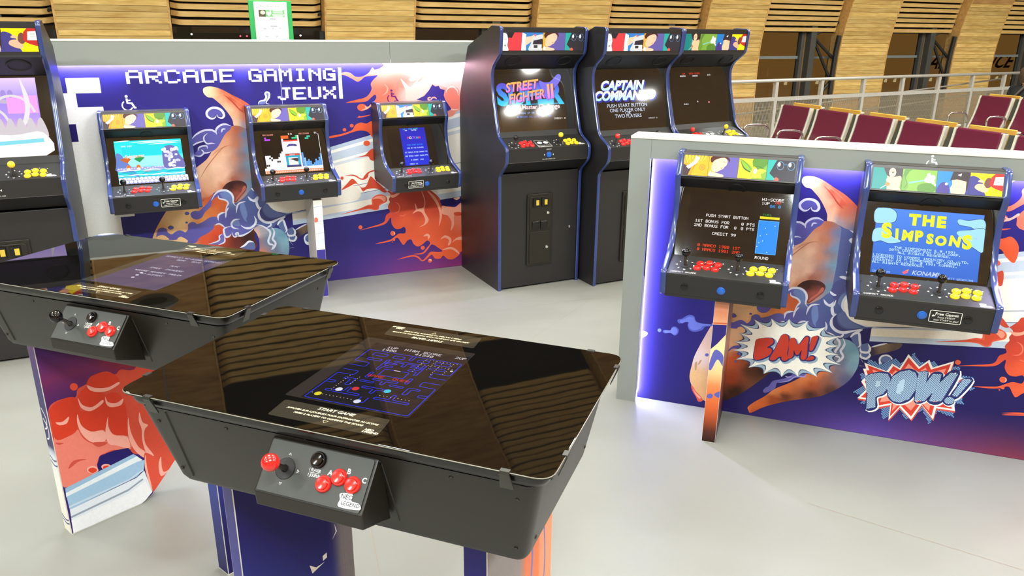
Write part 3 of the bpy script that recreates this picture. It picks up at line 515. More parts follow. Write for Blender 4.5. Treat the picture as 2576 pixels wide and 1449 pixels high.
('fB',(160,185,205),'514 484 540 475 558 472 568 473 575 476 583 484 586 499 605 488 621 483 630 483 639 485 650 492 661 507 674 494 686 488 695 487 705 488 720 494 739 508 744 492 753 483 762 479 772 478 791 481 816 490 813 473 817 463 823 458 833 455 853 454 883 457 863 441 854 430 852 424 854 419 863 413 884 410 864 400 855 391 853 386 856 381 866 374 887 368 869 361 861 353 861 348 865 342 877 332 902 321 875 319 860 314 854 309 853 303 857 292 872 277 843 281 824 280 816 278 810 273 807 263 811 247 786 256 767 260 756 259 748 257 738 248 732 234 715 245 701 249 692 249 684 246 673 237 661 222 650 236 638 243 629 244 619 243 603 237 582 224 580 241 573 251 566 254 556 255 538 253 512 244 519 261 517 272 511 276 502 279 483 280 453 276 471 292 478 303 478 309 474 313 460 318 434 321 458 331 468 340 471 345 469 350 458 357 435 363 461 370 475 377 479 382 479 388 472 397 454 408 475 411 485 416 487 421 485 427 475 438 454 454 484 450 503 451 512 453 518 458 520 468'),
('fB',(70,84,120),'514 484 547 468 568 461 579 461 585 465 590 477 586 499 608 480 625 471 634 470 643 473 653 484 661 507 672 486 684 476 693 474 702 476 719 486 739 508 738 484 744 471 752 467 763 467 785 473 816 490 803 467 802 454 807 448 818 446 843 447 883 457 851 438 836 424 833 418 836 413 851 409 884 410 852 398 837 389 834 383 838 379 854 373 887 368 856 362 842 355 841 349 846 344 865 334 902 321 863 322 842 319 835 315 834 309 844 296 872 277 833 287 810 289 800 287 795 282 797 269 811 247 780 264 758 270 747 270 739 267 732 256 732 234 714 253 699 260 690 261 682 258 671 245 661 222 652 244 642 255 633 257 623 256 605 246 582 224 587 248 584 262 577 266 567 267 545 261 512 244 529 267 533 281 528 286 519 288 494 286 453 276 485 296 498 309 499 315 493 319 474 322 434 321 471 333 489 342 492 347 489 352 471 358 435 363 474 369 494 375 499 380 498 386 485 396 454 408 488 407 503 410 506 415 503 421 488 434 454 454 495 444 519 442 529 444 533 449 531 462'),
('fB',(246,246,238),'514 484 549 465 572 458 582 457 589 461 592 474 586 499 609 477 626 467 636 466 644 469 654 482 661 507 671 483 683 472 692 470 702 472 718 484 739 508 736 482 741 468 749 463 760 463 783 471 816 490 799 465 797 450 802 445 813 443 840 445 883 457 847 436 830 422 827 416 830 411 847 408 884 410 848 398 831 388 828 383 831 378 850 372 887 368 852 362 836 355 834 350 840 344 860 334 902 321 859 324 835 321 828 317 828 311 840 297 872 277 830 289 805 292 795 290 790 285 794 271 811 247 778 266 755 274 744 274 736 271 730 258 732 234 713 255 698 264 689 265 681 262 670 248 661 222 653 247 643 259 635 262 624 260 606 248 582 224 590 251 587 266 581 270 570 270 548 263 512 244 533 269 538 284 534 289 524 291 498 288 453 276 489 297 504 310 506 317 500 321 478 323 434 321 476 333 495 343 499 348 495 353 476 358 435 363 478 368 500 375 506 380 505 385 490 395 454 408 492 405 509 408 513 413 509 419 492 433 454 454 498 442 524 439 534 441 539 446 534 460'),
('lB',((150,175,200),0.02),'538 383 577 396 604 398 613 390 613 377 600 362 589 351 605 350 612 339 605 318 576 295 548 283 537 295 536 338 538 383'),
('lB',((150,175,200),0.02),'643 417 655 426 667 425 674 415 680 376 678 335 686 310 669 298 658 304 655 316 641 311 630 296 615 292 607 300 624 347 637 393 643 417'),
('lB',((150,175,200),0.02),'681 405 702 414 720 384 745 426 759 425 760 388 763 339 755 316 739 320 738 345 738 362 726 337 715 338 705 357 705 329 694 313 685 316 683 356 681 405'),
('lB',((150,175,200),0.02),'773 429 795 437 796 417 784 372 772 364 768 379 773 429'),
('lB',((150,175,200),0.02),'770 331 782 340 793 335 790 325 772 317 761 318 770 331'),
('lB',((44,46,110),0.013),'531 388 570 401 598 403 606 395 606 382 593 367 582 356 598 355 605 344 598 323 570 300 542 288 530 300 529 343 531 388'),
('lB',((44,46,110),0.013),'636 422 648 431 660 430 668 420 673 381 672 340 679 315 663 303 651 309 649 321 635 316 623 301 608 297 600 305 617 352 630 398 636 422'),
('lB',((44,46,110),0.013),'674 410 695 419 714 389 739 431 753 430 753 393 756 344 748 321 732 325 731 350 731 367 719 342 708 343 698 362 699 334 687 318 678 321 676 361 674 410'),
('lB',((44,46,110),0.013),'766 434 789 442 789 422 778 377 766 369 762 384 766 434'),
('lB',((44,46,110),0.013),'763 336 775 345 787 340 784 329 765 322 754 323 763 336'),
('hB',(196,62,46),['531 388 570 401 598 403 606 395 606 382 593 367 582 356 598 355 605 344 598 323 570 300 542 288 530 300 529 343','559 379 575 387 577 379 562 364 552 363','552 338 574 343 580 335 569 317 553 310']),
('hB',(196,62,46),['636 422 648 431 660 430 668 420 673 381 672 340 679 315 663 303 651 309 649 321 635 316 623 301 608 297 600 305 617 352 630 398','639 363 645 345 634 341']),
('hB',(196,62,46),['674 410 695 419 714 389 739 431 753 430 753 393 756 344 748 321 732 325 731 350 731 367 719 342 708 343 698 362 699 334 687 318 678 321 676 361']),
('hB',(196,62,46),['766 434 789 442 789 422 778 377 766 369 762 384']),
('hB',(196,62,46),['763 336 775 345 787 340 784 329 765 322 754 323']),
('dB',((46,58,120),(120,160,205),0.0105,0.0034),'1005 370 1057 349 1113 388 1137 367 1182 421 1212 384 1266 395 1281 375 1366 389 1357 349 1424 346 1404 308 1435 299 1387 266 1404 217 1371 218 1377 149 1312 167 1290 97 1255 162 1198 105 1167 145 1103 89 1092 136 1000 153 1030 182 967 199 1009 240 983 291 1013 301'),
('fB',(206,84,80),'996 339 1090 314 1107 352 1139 337 1163 406 1214 354 1246 393 1263 360 1338 401 1330 341 1383 331 1358 302 1397 250 1365 229 1380 173 1308 173 1305 117 1250 179 1221 101 1167 151 1131 81 1128 156 1065 129 1068 165 992 164 1023 213 996 250 1012 273 995 311 1008 313'),
('fB',(244,240,234),'994 347 1088 321 1104 360 1136 344 1160 414 1211 362 1243 401 1261 367 1336 409 1328 348 1381 338 1356 310 1395 257 1362 237 1378 181 1305 181 1302 125 1247 187 1218 108 1165 159 1129 89 1126 164 1062 137 1066 173 989 172 1020 221 994 257 1010 281 993 318 1006 320'),
('fB',(214,64,50),'1008 338 1095 315 1110 350 1140 336 1163 399 1210 352 1240 387 1256 357 1326 395 1318 340 1368 332 1344 306 1380 259 1350 240 1364 189 1296 190 1293 139 1243 194 1215 124 1166 169 1132 106 1130 174 1071 149 1074 181 1003 180 1032 224 1008 257 1022 278 1007 312 1019 314'),
('fB',(246,148,130),'1030 320 1107 303 1121 331 1147 320 1167 371 1208 334 1235 363 1249 339 1312 371 1304 326 1347 320 1326 299 1357 262 1330 246 1342 206 1282 205 1279 164 1235 208 1210 152 1167 187 1137 136 1136 190 1083 169 1087 195 1025 193 1050 229 1029 255 1043 272 1029 299 1040 301'),
('lB',((240,240,240),0.02),'1011 282 1034 296 1066 306 1098 306 1111 284 1109 243 1094 210 1065 188 1072 139 1037 124 1031 198 1011 282'),
('lB',((240,240,240),0.02),'1106 240 1118 295 1143 324 1178 337 1204 329 1217 302 1216 252 1199 203 1165 179 1135 181 1114 203 1106 240'),
('lB',((240,240,240),0.02),'1216 336 1250 342 1251 288 1271 335 1303 338 1302 296 1336 351 1364 351 1323 215 1276 206 1285 251 1258 203 1220 199 1216 336'),
('lB',((240,240,240),0.02),'1387 333 1418 331 1378 246 1357 249 1387 333'),
('lB',((240,240,240),0.02),'1370 226 1370 220 1367 215 1363 210 1358 207 1352 206 1345 207 1340 210 1336 214 1334 220 1334 225 1336 231 1341 235 1346 239 1352 240 1358 239 1364 236 1368 232 1370 226'),
('lB',((40,46,104),0.015),'1007 285 1030 299 1062 310 1094 310 1107 287 1105 246 1090 213 1061 191 1068 142 1033 128 1027 202 1007 285'),
('lB',((40,46,104),0.015),'1102 243 1114 298 1139 327 1174 341 1200 333 1213 305 1213 255 1195 206 1161 182 1131 185 1110 206 1102 243'),
('lB',((40,46,104),0.015),'1213 340 1246 345 1247 291 1267 338 1299 342 1298 300 1332 355 1360 354 1319 218 1272 209 1281 255 1254 206 1216 202 1213 340'),
('lB',((40,46,104),0.015),'1383 336 1415 334 1374 249 1354 253 1383 336'),
('lB',((40,46,104),0.015),'1366 229 1366 224 1364 218 1360 214 1354 211 1348 209 1342 210 1336 213 1332 217 1330 223 1330 229 1333 234 1337 239 1342 242 1349 243 1355 242 1360 239 1364 235 1366 229'),
('eB',((176,204,226),(70,100,150),0.0088,0.0026),['1007 285 1030 299 1062 310 1094 310 1107 287 1105 246 1090 213 1061 191 1068 142 1033 128 1027 202','1050 266 1070 273 1072 253 1057 232']),
('eB',((176,204,226),(70,100,150),0.0088,0.0026),['1102 243 1114 298 1139 327 1174 341 1200 333 1213 305 1213 255 1195 206 1161 182 1131 185 1110 206','1139 255 1144 281 1161 296 1168 277 1167 244 1152 221 1141 230']),
('eB',((176,204,226),(70,100,150),0.0088,0.0026),['1213 340 1246 345 1247 291 1267 338 1299 342 1298 300 1332 355 1360 354 1319 218 1272 209 1281 255 1254 206 1216 202']),
('eB',((176,204,226),(70,100,150),0.0088,0.0026),['1383 336 1415 334 1374 249 1354 253']),
('eB',((176,204,226),(70,100,150),0.0088,0.0026),['1366 229 1366 224 1364 218 1360 214 1354 211 1348 209 1342 210 1336 213 1332 217 1330 223 1330 229 1333 234 1337 239 1342 242 1349 243 1355 242 1360 239 1364 235']),
]
ART_LEG = [
('sT',(214,80,60),'12 507 50 519 94 510 106 536 138 546 150 564 185 571 213 566 235 547 257 559 301 544 389 572 513 224 378 93 317 59 297 34 290 178 248 221 236 247 166 258 136 259 122 231 81 221 7 192 1 309 3 457'),
('sT',(232,128,112),'6 390 40 376 80 392 93 353 121 318 164 311 172 296 212 296 243 295 245 240 187 263 159 263 136 259 122 231 122 204 7 192 0 299'),
('sT',(214,62,38),'10 497 54 518 94 508 101 461 82 391 45 376 9 383 8 455'),
('sT',(214,62,38),'138 546 155 567 194 569 226 553 246 524 234 506 193 501 153 524'),
('sT',(214,62,38),'101 505 131 532 165 509 190 483 179 459 145 444 110 463'),
('sT',(214,62,38),'94 453 126 446 192 460 212 429 185 383 165 351 127 358 99 395'),
('sT',(214,62,38),'189 472 220 483 246 450 252 390 238 297 195 315 185 383'),
('sT',(244,172,158),'138 540 162 521 204 508 240 515 242 506 202 495 165 504 143 520'),
('sT',(244,172,158),'102 505 112 474 142 454 178 468 176 454 135 441 106 465'),
('sT',(244,172,158),'190 477 196 452 224 439 248 447 237 425 202 430 188 450'),
('sT',(244,172,158),'91 446 96 402 123 365 165 351 164 311 121 322 94 364 85 412'),
('sT',(244,172,158),'187 399 182 361 196 321 238 296 241 248 199 275 172 296 169 343'),
('sT',(244,172,158),'20 443 41 437 63 448 53 426 30 428'),
('sT',(244,172,158),'254 369 255 307 272 240 294 206 285 186 255 236 244 300'),
('sT',(244,172,158),'296 373 301 330 319 310 303 293 299 241 323 178 298 195 290 256 294 303 289 340'),
('sT',(206,80,66),'30 259 52 280 93 267 65 269 39 258'),
('sT',(206,80,66),'121 321 163 305 164 296 137 297'),
('sT',(206,80,66),'7 370 32 358 16 358'),
('sT',(230,80,50),'108 545 106 540 102 536 97 535 91 537 87 542 84 548 84 554 86 559 90 562 95 563 101 561 105 557 108 551'),
('fT',(34,24,100),'123 209 122 231 138 255 159 261 186 260 236 249 252 216 200 213 157 202'),
('sT',(244,172,158),'123 209 121 204 115 202 107 202 99 206 92 212 88 220 87 227 90 232 95 234 103 234 111 230 118 224 122 217'),
('sT',(214,62,38),'118 210 116 206 112 205 106 205 100 208 95 213 92 218 91 223 93 226 97 228 103 227 109 225 114 220 118 215'),
('sT',(244,172,158),'167 201 164 197 159 195 152 196 145 199 139 205 136 210 135 216 137 220 142 222 149 221 156 218 162 213 166 207'),
('sT',(214,62,38),'164 200 162 197 158 196 153 197 148 199 143 203 140 207 140 211 141 214 145 215 150 214 156 212 160 208 163 204'),
('fT',(150,185,216),'8 189 250 217 266 198 7 167'),
('fT',(226,234,240),'7 170 261 203 279 179 6 153'),
('fT',(158,192,222),'7 155 258 180 287 176 279 140 249 120 9 101'),
('fT',(196,214,232),'9 116 217 123 276 141 277 134 217 117 8 109'),
('fT',(222,230,240),'9 101 248 117 279 133 296 31 253 2 198 -7 6 -4 8 69'),
('fT',(150,160,178),'8 74 212 85 268 104 270 97 211 77 8 66'),
('fT',(236,238,244),'7 58 209 65 277 88 294 31 253 -1 5 -6'),
('sT',(216,82,62),'290 202 322 175 384 90 349 43 301 36 289 97 287 148'),
('lT',((244,172,158),0.008),'292 195 287 148 290 97 297 34'),
('sT',(244,172,158),'348 163 334 132 337 81 373 95 350 94 345 121'),
]
def dec(t):
    a = t.split(); return [(int(a[i])/1000, int(a[i+1])/1000) for i in range(0, len(a), 2)]
def dots_in(cv, loops, col, pitch, rad):
    xs = [p[0] for p in loops[0]]; ys = [p[1] for p in loops[0]]; j = 0; y = min(ys); vs = []; fs = []
    while y < max(ys):
        x = min(xs)+(pitch/2 if j % 2 else 0)
        while x < max(xs):
            if inside((x, y), loops[0]) and not any(inside((x, y), h) for h in loops[1:]):
                n = len(vs); vs += [(x+rad*math.cos(k*math.pi/3), y+rad*math.sin(k*math.pi/3)) for k in range(6)]; fs.append(tuple(range(n, n+6)))
            x += pitch
        y += pitch*.5; j += 1
    if fs: cv.mesh(vs, fs, col)
def draw_art(cv, art, tags, tf=lambda p: p, sc=1):
    for k, c, p in art:
        if k[1] not in tags: continue
        if k[0] in 'he':
            L = [[tf(q) for q in dec(t)] for t in p]; L = [catmull(q, 3) if k[0] == 'h' else q for q in L]
            cv.loops(c[0] if k[0] == 'e' else c, L)
            if k[0] == 'e': dots_in(cv, L, c[1], c[2]*sc, c[3]*sc)
            continue
        q = [tf(t) for t in dec(p)]
        if k[0] == 's': cv.poly(c, q, True)
        elif k[0] == 'f': cv.poly(c, q)
        elif k[0] == 'd': cv.poly(c[0], q); dots_in(cv, [q], c[1], c[2]*sc, c[3]*sc)
        elif k[0] == 'l': cv.line(c[0], c[1]*sc, q, True, True)
        elif k[0] == 'g': cv.grad([tf((a[0]/1000, a[1]/1000))+tuple(a[2:]) for a in c], q, .024*sc)
def bg_grid(cv, fn, x0, y0, x1, y1, nx, ny):
    vs = [(x0+(x1-x0)*i/nx, y0+(y1-y0)*j/ny) for j in range(ny+1) for i in range(nx+1)]
    cv.prims.append((vs, [(j*(nx+1)+i, j*(nx+1)+i+1, (j+1)*(nx+1)+i+1, (j+1)*(nx+1)+i) for j in range(ny) for i in range(nx)], [lin(fn(*v)) for v in vs]))
def mixc(a, b, t):
    t = max(0, min(1, t)); return [x+(y-x)*t for x, y in zip(a, b)]

# ------------------------------------------------------------------ the hall: floor, vault, bamboo wall
def floor_mat():
    m = mat('floor_vinyl', (141, 141, 134), .3, noise=.05, nscale=1.2); nt = m.node_tree; b = nt.nodes['Principled BSDF']
    n = nt.nodes.new('ShaderNodeTexNoise'); n.inputs['Scale'].default_value = 3; n.inputs['Detail'].default_value = 6
    tc = nt.nodes.new('ShaderNodeTexCoord'); mp = nt.nodes.new('ShaderNodeMapping'); mp.inputs['Scale'].default_value = (1, 3, 1); mp.inputs['Rotation'].default_value = (0, 0, .4)
    nt.links.new(tc.outputs['Object'], mp.inputs[0]); nt.links.new(mp.outputs[0], n.inputs['Vector'])
    mr = nt.nodes.new('ShaderNodeMapRange'); mr.inputs['To Min'].default_value = .26; mr.inputs['To Max'].default_value = .48
    nt.links.new(n.outputs['Fac'], mr.inputs['Value']); nt.links.new(mr.outputs[0], b.inputs['Roughness'])
    return m
fl = MB(); fl.add([W(-16, -7), W(30, -7), W(30, 11.75), W(-16, 11.75)], [(0, 1, 2, 3)])
FLOOR = fl.build('floor', floor_mat(), kind='structure')
SEAM = mat('floor_seam', (150, 138, 124), .6)
def seam(a, b):
    a, b = Vector(a), Vector(b); d = (b-a).normalized(); n = Vector((-d.y, d.x, 0))*.0016; z = Vector((0, 0, .0006))
    s = MB(); s.add([a-n+z, b-n+z, b+n+z, a+n+z], [(0, 1, 2, 3)]); s.build('seam', SEAM, FLOOR)
seam((-.545, 2.5, 0), (-.28, 1.6, 0)); seam((-.38, 4.55, 0), (.55, 4.94, 0)); seam((1.15, 2.55, 0), (2.6, 1.62, 0)); seam((.0, 4.0, 0), (.55, 4.94, 0))
DC, VA, VB, Z0 = 4.6, 7.0, 5.36, 1.1
def vault(th, off=0):
    """(D, z) on the vault at angle th from the springing; off moves towards the room"""
    c, s = math.cos(th), math.sin(th); nx, nz = -VB*c, -VA*s; l = math.hypot(nx, nz)
    return DC+VA*c+nx/l*off, Z0+VB*s+nz/l*off
ARC = [(0, 0.0)]
for i in range(1, 1801):
    t0, t1 = math.pi*(i-1)/1800, math.pi*i/1800; a, b = vault(t0), vault(t1); ARC.append((t1, ARC[-1][1]+math.hypot(a[0]-b[0], a[1]-b[1])))
def at_arc(s):
    """angle for an arc length above the springing"""
    lo, hi = 0, len(ARC)-1
    while hi-lo > 1:
        m_ = (lo+hi)//2
        if ARC[m_][1] < s: lo = m_
        else: hi = m_
    return ARC[lo][0]
def wood(name, c0, c1, rough=.4, rand=.25, stretch=(2, 14, 14)):
    m = bpy.data.materials.new(name); m.use_nodes = True; nt = m.node_tree; b = nt.nodes['Principled BSDF']
    tc = nt.nodes.new('ShaderNodeTexCoord'); mp = nt.nodes.new('ShaderNodeMapping'); mp.inputs['Scale'].default_value = stretch
    oi = nt.nodes.new('ShaderNodeObjectInfo'); va = nt.nodes.new('ShaderNodeVectorMath'); va.operation = 'ADD'
    cm = nt.nodes.new('ShaderNodeCombineXYZ'); mu = nt.nodes.new('ShaderNodeMath'); mu.operation = 'MULTIPLY'; mu.inputs[1].default_value = 37
    nt.links.new(oi.outputs['Random'], mu.inputs[0]); nt.links.new(mu.outputs[0], cm.inputs[0]); nt.links.new(mu.outputs[0], cm.inputs[1])
    nt.links.new(tc.outputs['Object'], va.inputs[0]); nt.links.new(cm.outputs[0], va.inputs[1]); nt.links.new(va.outputs[0], mp.inputs[0])
    n = nt.nodes.new('ShaderNodeTexNoise'); n.inputs['Scale'].default_value = 1.6; n.inputs['Detail'].default_value = 5; n.inputs['Distortion'].default_value = .6
    nt.links.new(mp.outputs[0], n.inputs['Vector'])
    rp = nt.nodes.new('ShaderNodeValToRGB'); e = rp.color_ramp.elements; e[0].position = .28; e[1].position = .68; e[0].color = lin(c0)+(1,); e[1].color = lin(c1)+(1,)
    nt.links.new(n.outputs['Fac'], rp.inputs[0])
    mr = nt.nodes.new('ShaderNodeMapRange'); mr.inputs['To Min'].default_value = 1-rand; mr.inputs['To Max'].default_value = 1+rand*.4
    nt.links.new(oi.outputs['Random'], mr.inputs['Value'])
    vm = nt.nodes.new('ShaderNodeVectorMath'); vm.operation = 'SCALE'; nt.links.new(rp.outputs[0], vm.inputs[0]); nt.links.new(mr.outputs[0], vm.inputs['Scale'])
    nt.links.new(vm.outputs[0], b.inputs['Base Color']); b.inputs['Roughness'].default_value = rough
    return m
BAMBOO = wood('bamboo', (200, 158, 84), (234, 202, 128)); BAMBOOS = wood('bamboo_slat', (200, 160, 92), (228, 192, 124), .42, .12)
BAMEDGE = wood('bamboo_edge', (188, 142, 78), (218, 176, 110), .45, .05)
VAULTW = wood('vault_bamboo', (150, 106, 58), (200, 156, 96), .45, 0, (1.2, 9, 9))
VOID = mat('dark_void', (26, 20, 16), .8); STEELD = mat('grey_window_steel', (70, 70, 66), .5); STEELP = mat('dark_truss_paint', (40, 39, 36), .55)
PITCH, PANW, U0 = 3.345, 1.34, -.93
def arc_point(s, off=0):
    """arc length s above the springing (negative: on the upright foot) -> (D, z, tangent angle)"""
    if s < 0: return DC+VA-off, Z0+s, 0.0
    t = at_arc(s); d, z = vault(t, off); t2 = vault(t+.002, off); t1 = vault(max(0, t-.002), off)
    return d, z, math.atan2(t1[0]-t2[0], t2[1]-t1[1])
PLANK_H = .0745
pm = MB(); pm.box((0, 0, 0), (PANW-.05, .018, PLANK_H-.004)); _pl = pm.build('plank', BAMBOO, bevel=.003, seg=1); PLANK_ME = _pl.data
bpy.data.objects.remove(_pl)
for k in range(-1, 7):
    u = U0+PITCH*k
    root = thing('trim_%d' % (k+2), None, None, W(u+PANW/2, 0, 0), WZ, kind='structure')
    # rib carcass: edge strips and back, from the floor over the vault
    sts = [-1.1, -.6, 0]+[i*.28 for i in range(1, 33)]
    for sd in (-1, 1):
        e = MB(); x = sd*(PANW/2-.0125); L = []
        for s in sts:
            d, z, a = arc_point(s); L.append([(x-.0125, d-.012*math.cos(a), z-.012*math.sin(a)), (x+.0125, d-.012*math.cos(a), z-.012*math.sin(a)), (x+.0125, d+.26*math.cos(a), z+.26*math.sin(a)), (x-.0125, d+.26*math.cos(a), z+.26*math.sin(a))])
        vs = [p for q in L for p in q]
        e.add(vs, [(4*i+j, 4*i+(j+1) % 4, 4*i+4+(j+1) % 4, 4*i+4+j) for i in range(len(L)-1) for j in range(4)])
        e.build('edge_strip', BAMEDGE, root)
    n0 = 8
    for i in range(n0, 32):
        s = -1.1+PLANK_H*(i+.5); d, z, a = arc_point(s)
        o = bpy.data.objects.new('plank', PLANK_ME); link(o, root); o.location = (0, d, z); o.rotation_euler = (-a*-1, 0, 0)
    b = MB(); vs = []
    ss = [-1.1, -1.1+PLANK_H*n0]
    b.add([(-PANW/2+.025, arc_point(s)[0], arc_point(s)[1]) for s in ss]+[(PANW/2-.025, arc_point(s)[0], arc_point(s)[1]) for s in ss], [(0, 1, 3, 2)])
    ss = [-1.1+PLANK_H*32+.28*i for i in range(0, 31)]; n = len(b.v)
    b.add([(sx*(PANW/2-.025), arc_point(s)[0], arc_point(s)[1]) for s in ss for sx in (-1, 1)], [(2*i, 2*i+1, 2*i+3, 2*i+2) for i in range(len(ss)-1)])
    b.build('upper_panel', VAULTW, root)
    # ---------------- bay after this rib: window, louvres
    x0, x1 = u+PANW, u+PITCH; bw = x1-x0; xc = (x0+x1)/2
    win = thing('window_%d' % (k+2), None, None, W(xc, 0, 0), WZ, kind='structure')
    def slat(s, long=bw-.03):
        d, z, a = arc_point(s, -.09)
        h = .066; pts = fillet([(-long/2, .10), (-long/2+.10, 0), (long/2-.10, 0), (long/2, .10)], .05, 3)
        M = Matrix.Rotation(a, 4, 'X'); vs = []
        for px, py in pts:
            for yy, zz in ((0, -h/2), (0, h/2), (.03, h/2), (.03, -h/2)): vs.append(M @ Vector((px, py+yy, zz))+Vector((0, d, z)))
        fs = [(4*i+j, 4*i+(j+1) % 4, 4*i+4+(j+1) % 4, 4*i+4+j) for i in range(len(pts)-1) for j in range(4)]+[(0, 1, 2, 3), tuple(4*(len(pts)-1)+q for q in (3, 2, 1, 0))]
        return vs, fs
    SP = .0985; s0 = .70; cur = 0
    for i in range(9):
        m_ = MB(); m_.add(*slat(s0+SP*i)); m_.build('slat', BAMBOOS, win, smooth=40)
    m_ = MB()
    for a0, a1 in ((s0+SP*9, 4.05), (4.9, 7.2)):
        s = a0
        while s < a1: m_.add(*slat(s)); s += SP
    m_.build('upper_slats', BAMBOOS, win, smooth=40, kind='stuff')
    # dark lining behind the louvres, with the roof light left as glass
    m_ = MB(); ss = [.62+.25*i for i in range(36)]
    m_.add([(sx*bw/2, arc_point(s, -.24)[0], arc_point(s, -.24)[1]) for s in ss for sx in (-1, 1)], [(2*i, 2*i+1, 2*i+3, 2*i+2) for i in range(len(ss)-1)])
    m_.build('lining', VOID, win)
    # steelwork of the visible window
    D0 = DC+VA
    MB().bb((-bw/2, D0+.20, .0), (bw/2, D0+.26, .5)).build('sill_panel', STEELD, win)
    MB().bb((-bw/2, D0+.20, 1.27), (.20, D0+.24, 1.32)).build('transom', mat('pale_transom', (120, 128, 128), .4), win)
    MB().bb((.38, D0+.20, 1.27), (bw/2, D0+.24, 1.31)).build('transom', mat('pale_transom', (120, 128, 128), .4), win)
    MB().bb((.16, D0+.15, .5), (.235, D0+.26, 1.9)).build('mullion', STEELD, win, bevel=.006)
    MB().bb((.26, D0+.19, .5), (.30, D0+.22, 1.9)).build('mullion', mat('tan_jamb', (150, 118, 70), .5), win)
    MB().bb((.30, D0+.05, .5), (.44, D0+.20, 1.9)).build('post', STEELD, win, bevel=.01)
    for a, c in (((.42, D0+.08, 1.72), (.98, D0+.08, 1.95)), ((.42, D0+.1, 1.66), (.98, D0+.1, 1.28)), ((.42, D0+.1, 1.62), (.98, D0+.1, .86)), ((.62, D0+.1, .46), (.98, D0+.1, .82))):
        MB().tube([a, c], .028, 6).build('strut', STEELP, win)
    pts = [(.975, arc_point(s, -.05)[0], arc_point(s, -.05)[1]) for s in [-.7, -.3, 0, .3, .6]]
    MB().tube(pts, .05, 6).build('chord', STEELP, win)
    g = MB(); g.add([(-bw/2, D0+.228, .5), (bw/2, D0+.228, .5), (bw/2, D0+.228, 1.95), (-bw/2, D0+.228, 1.95)], [(0, 1, 2, 3)])
    gm = MATS.get('window_glass')
    if not gm:
        gm = bpy.data.materials.new('window_glass'); gm.use_nodes = True; nt = gm.node_tree; nt.nodes.remove(nt.nodes['Principled BSDF'])
        tr = nt.nodes.new('ShaderNodeBsdfTransparent'); gl = nt.nodes.new('ShaderNodeBsdfGlossy'); gl.inputs['Roughness'].default_value = .01
        fr = nt.nodes.new('ShaderNodeFresnel'); fr.inputs[0].default_value = 1.5; mx = nt.nodes.new('ShaderNodeMixShader'); tr.inputs[0].default_value = (.85, .84, .8, 1)
        nt.links.new(fr.outputs[0], mx.inputs[0]); nt.links.new(tr.outputs[0], mx.inputs[1]); nt.links.new(gl.outputs[0], mx.inputs[2]); nt.links.new(mx.outputs[0], nt.nodes['Material Output'].inputs[0])
        MATS['window_glass'] = gm
    pg = g.build('pane', gm, win)
    if pg.data.polygons[0].normal.y > 0: pg.data.flip_normals()
# the rest of the vault: closed bamboo over the room and down the far side, out of view but in every reflection
c = MB(); th = [ARC[0][0]]; ths = [at_arc(7.6)]
while ths[-1] < math.pi-.001: ths.append(min(math.pi, ths[-1]+.06))
rows = [vault(t, -.02) for t in ths]+[(DC-VA, 0)]
c.add([W(uu, d, z) for d, z in rows for uu in (-16, 30)], [(2*i, 2*i+1, 2*i+3, 2*i+2) for i in range(len(rows)-1)])
c.build('ceiling', VAULTW, kind='structure')
lamp_e = emis('lamp_diffuser', (255, 244, 226), 6)

def spotlight(u, d, z):
    root = thing('ceiling_spotlight', 'bright ceiling spotlight above the visitors, seen only as a reflection', 'lamp', W(u, d, z), WZ, 'ceiling spotlights')
    MB().bb((-.2, -.15, .02), (.2, .15, .16)).build('housing', mat('lamp_housing', (60, 60, 58), .4), root, bevel=.01)
    MB().lathe([(.11, -.01), (.13, .02), (.13, .03)], 20).build('diffuser', emis('spot_diffuser', (255, 250, 240), 45), root)
for p in ((5.13, .24, 3.8), (5.49, -1.21, 3.8), (6.1, -1.25, 3.8), (7.96, -.78, 3.8)): spotlight(*p)
spk = thing('ceiling_speaker', 'round dark loudspeaker hanging from the vault over the tables', 'loudspeaker', W(-.2, 8, 2.84), WZ)
MB().lathe([(.14, 0), (.20, -.01), (.23, .02), (.2, .05), (.05, .12)], 28).build('housing', mat('speaker_grey', (96, 96, 92), .5), spk, smooth=50)
MB().lathe([(.13, -.004), (.10, .02), (.02, .015)], 24).build('cone', GRILLE, spk, smooth=50)
MB().tube([(0, 0, .1), (0, 0, 2.9)], .008, 6).build('rod', STEELD, spk)
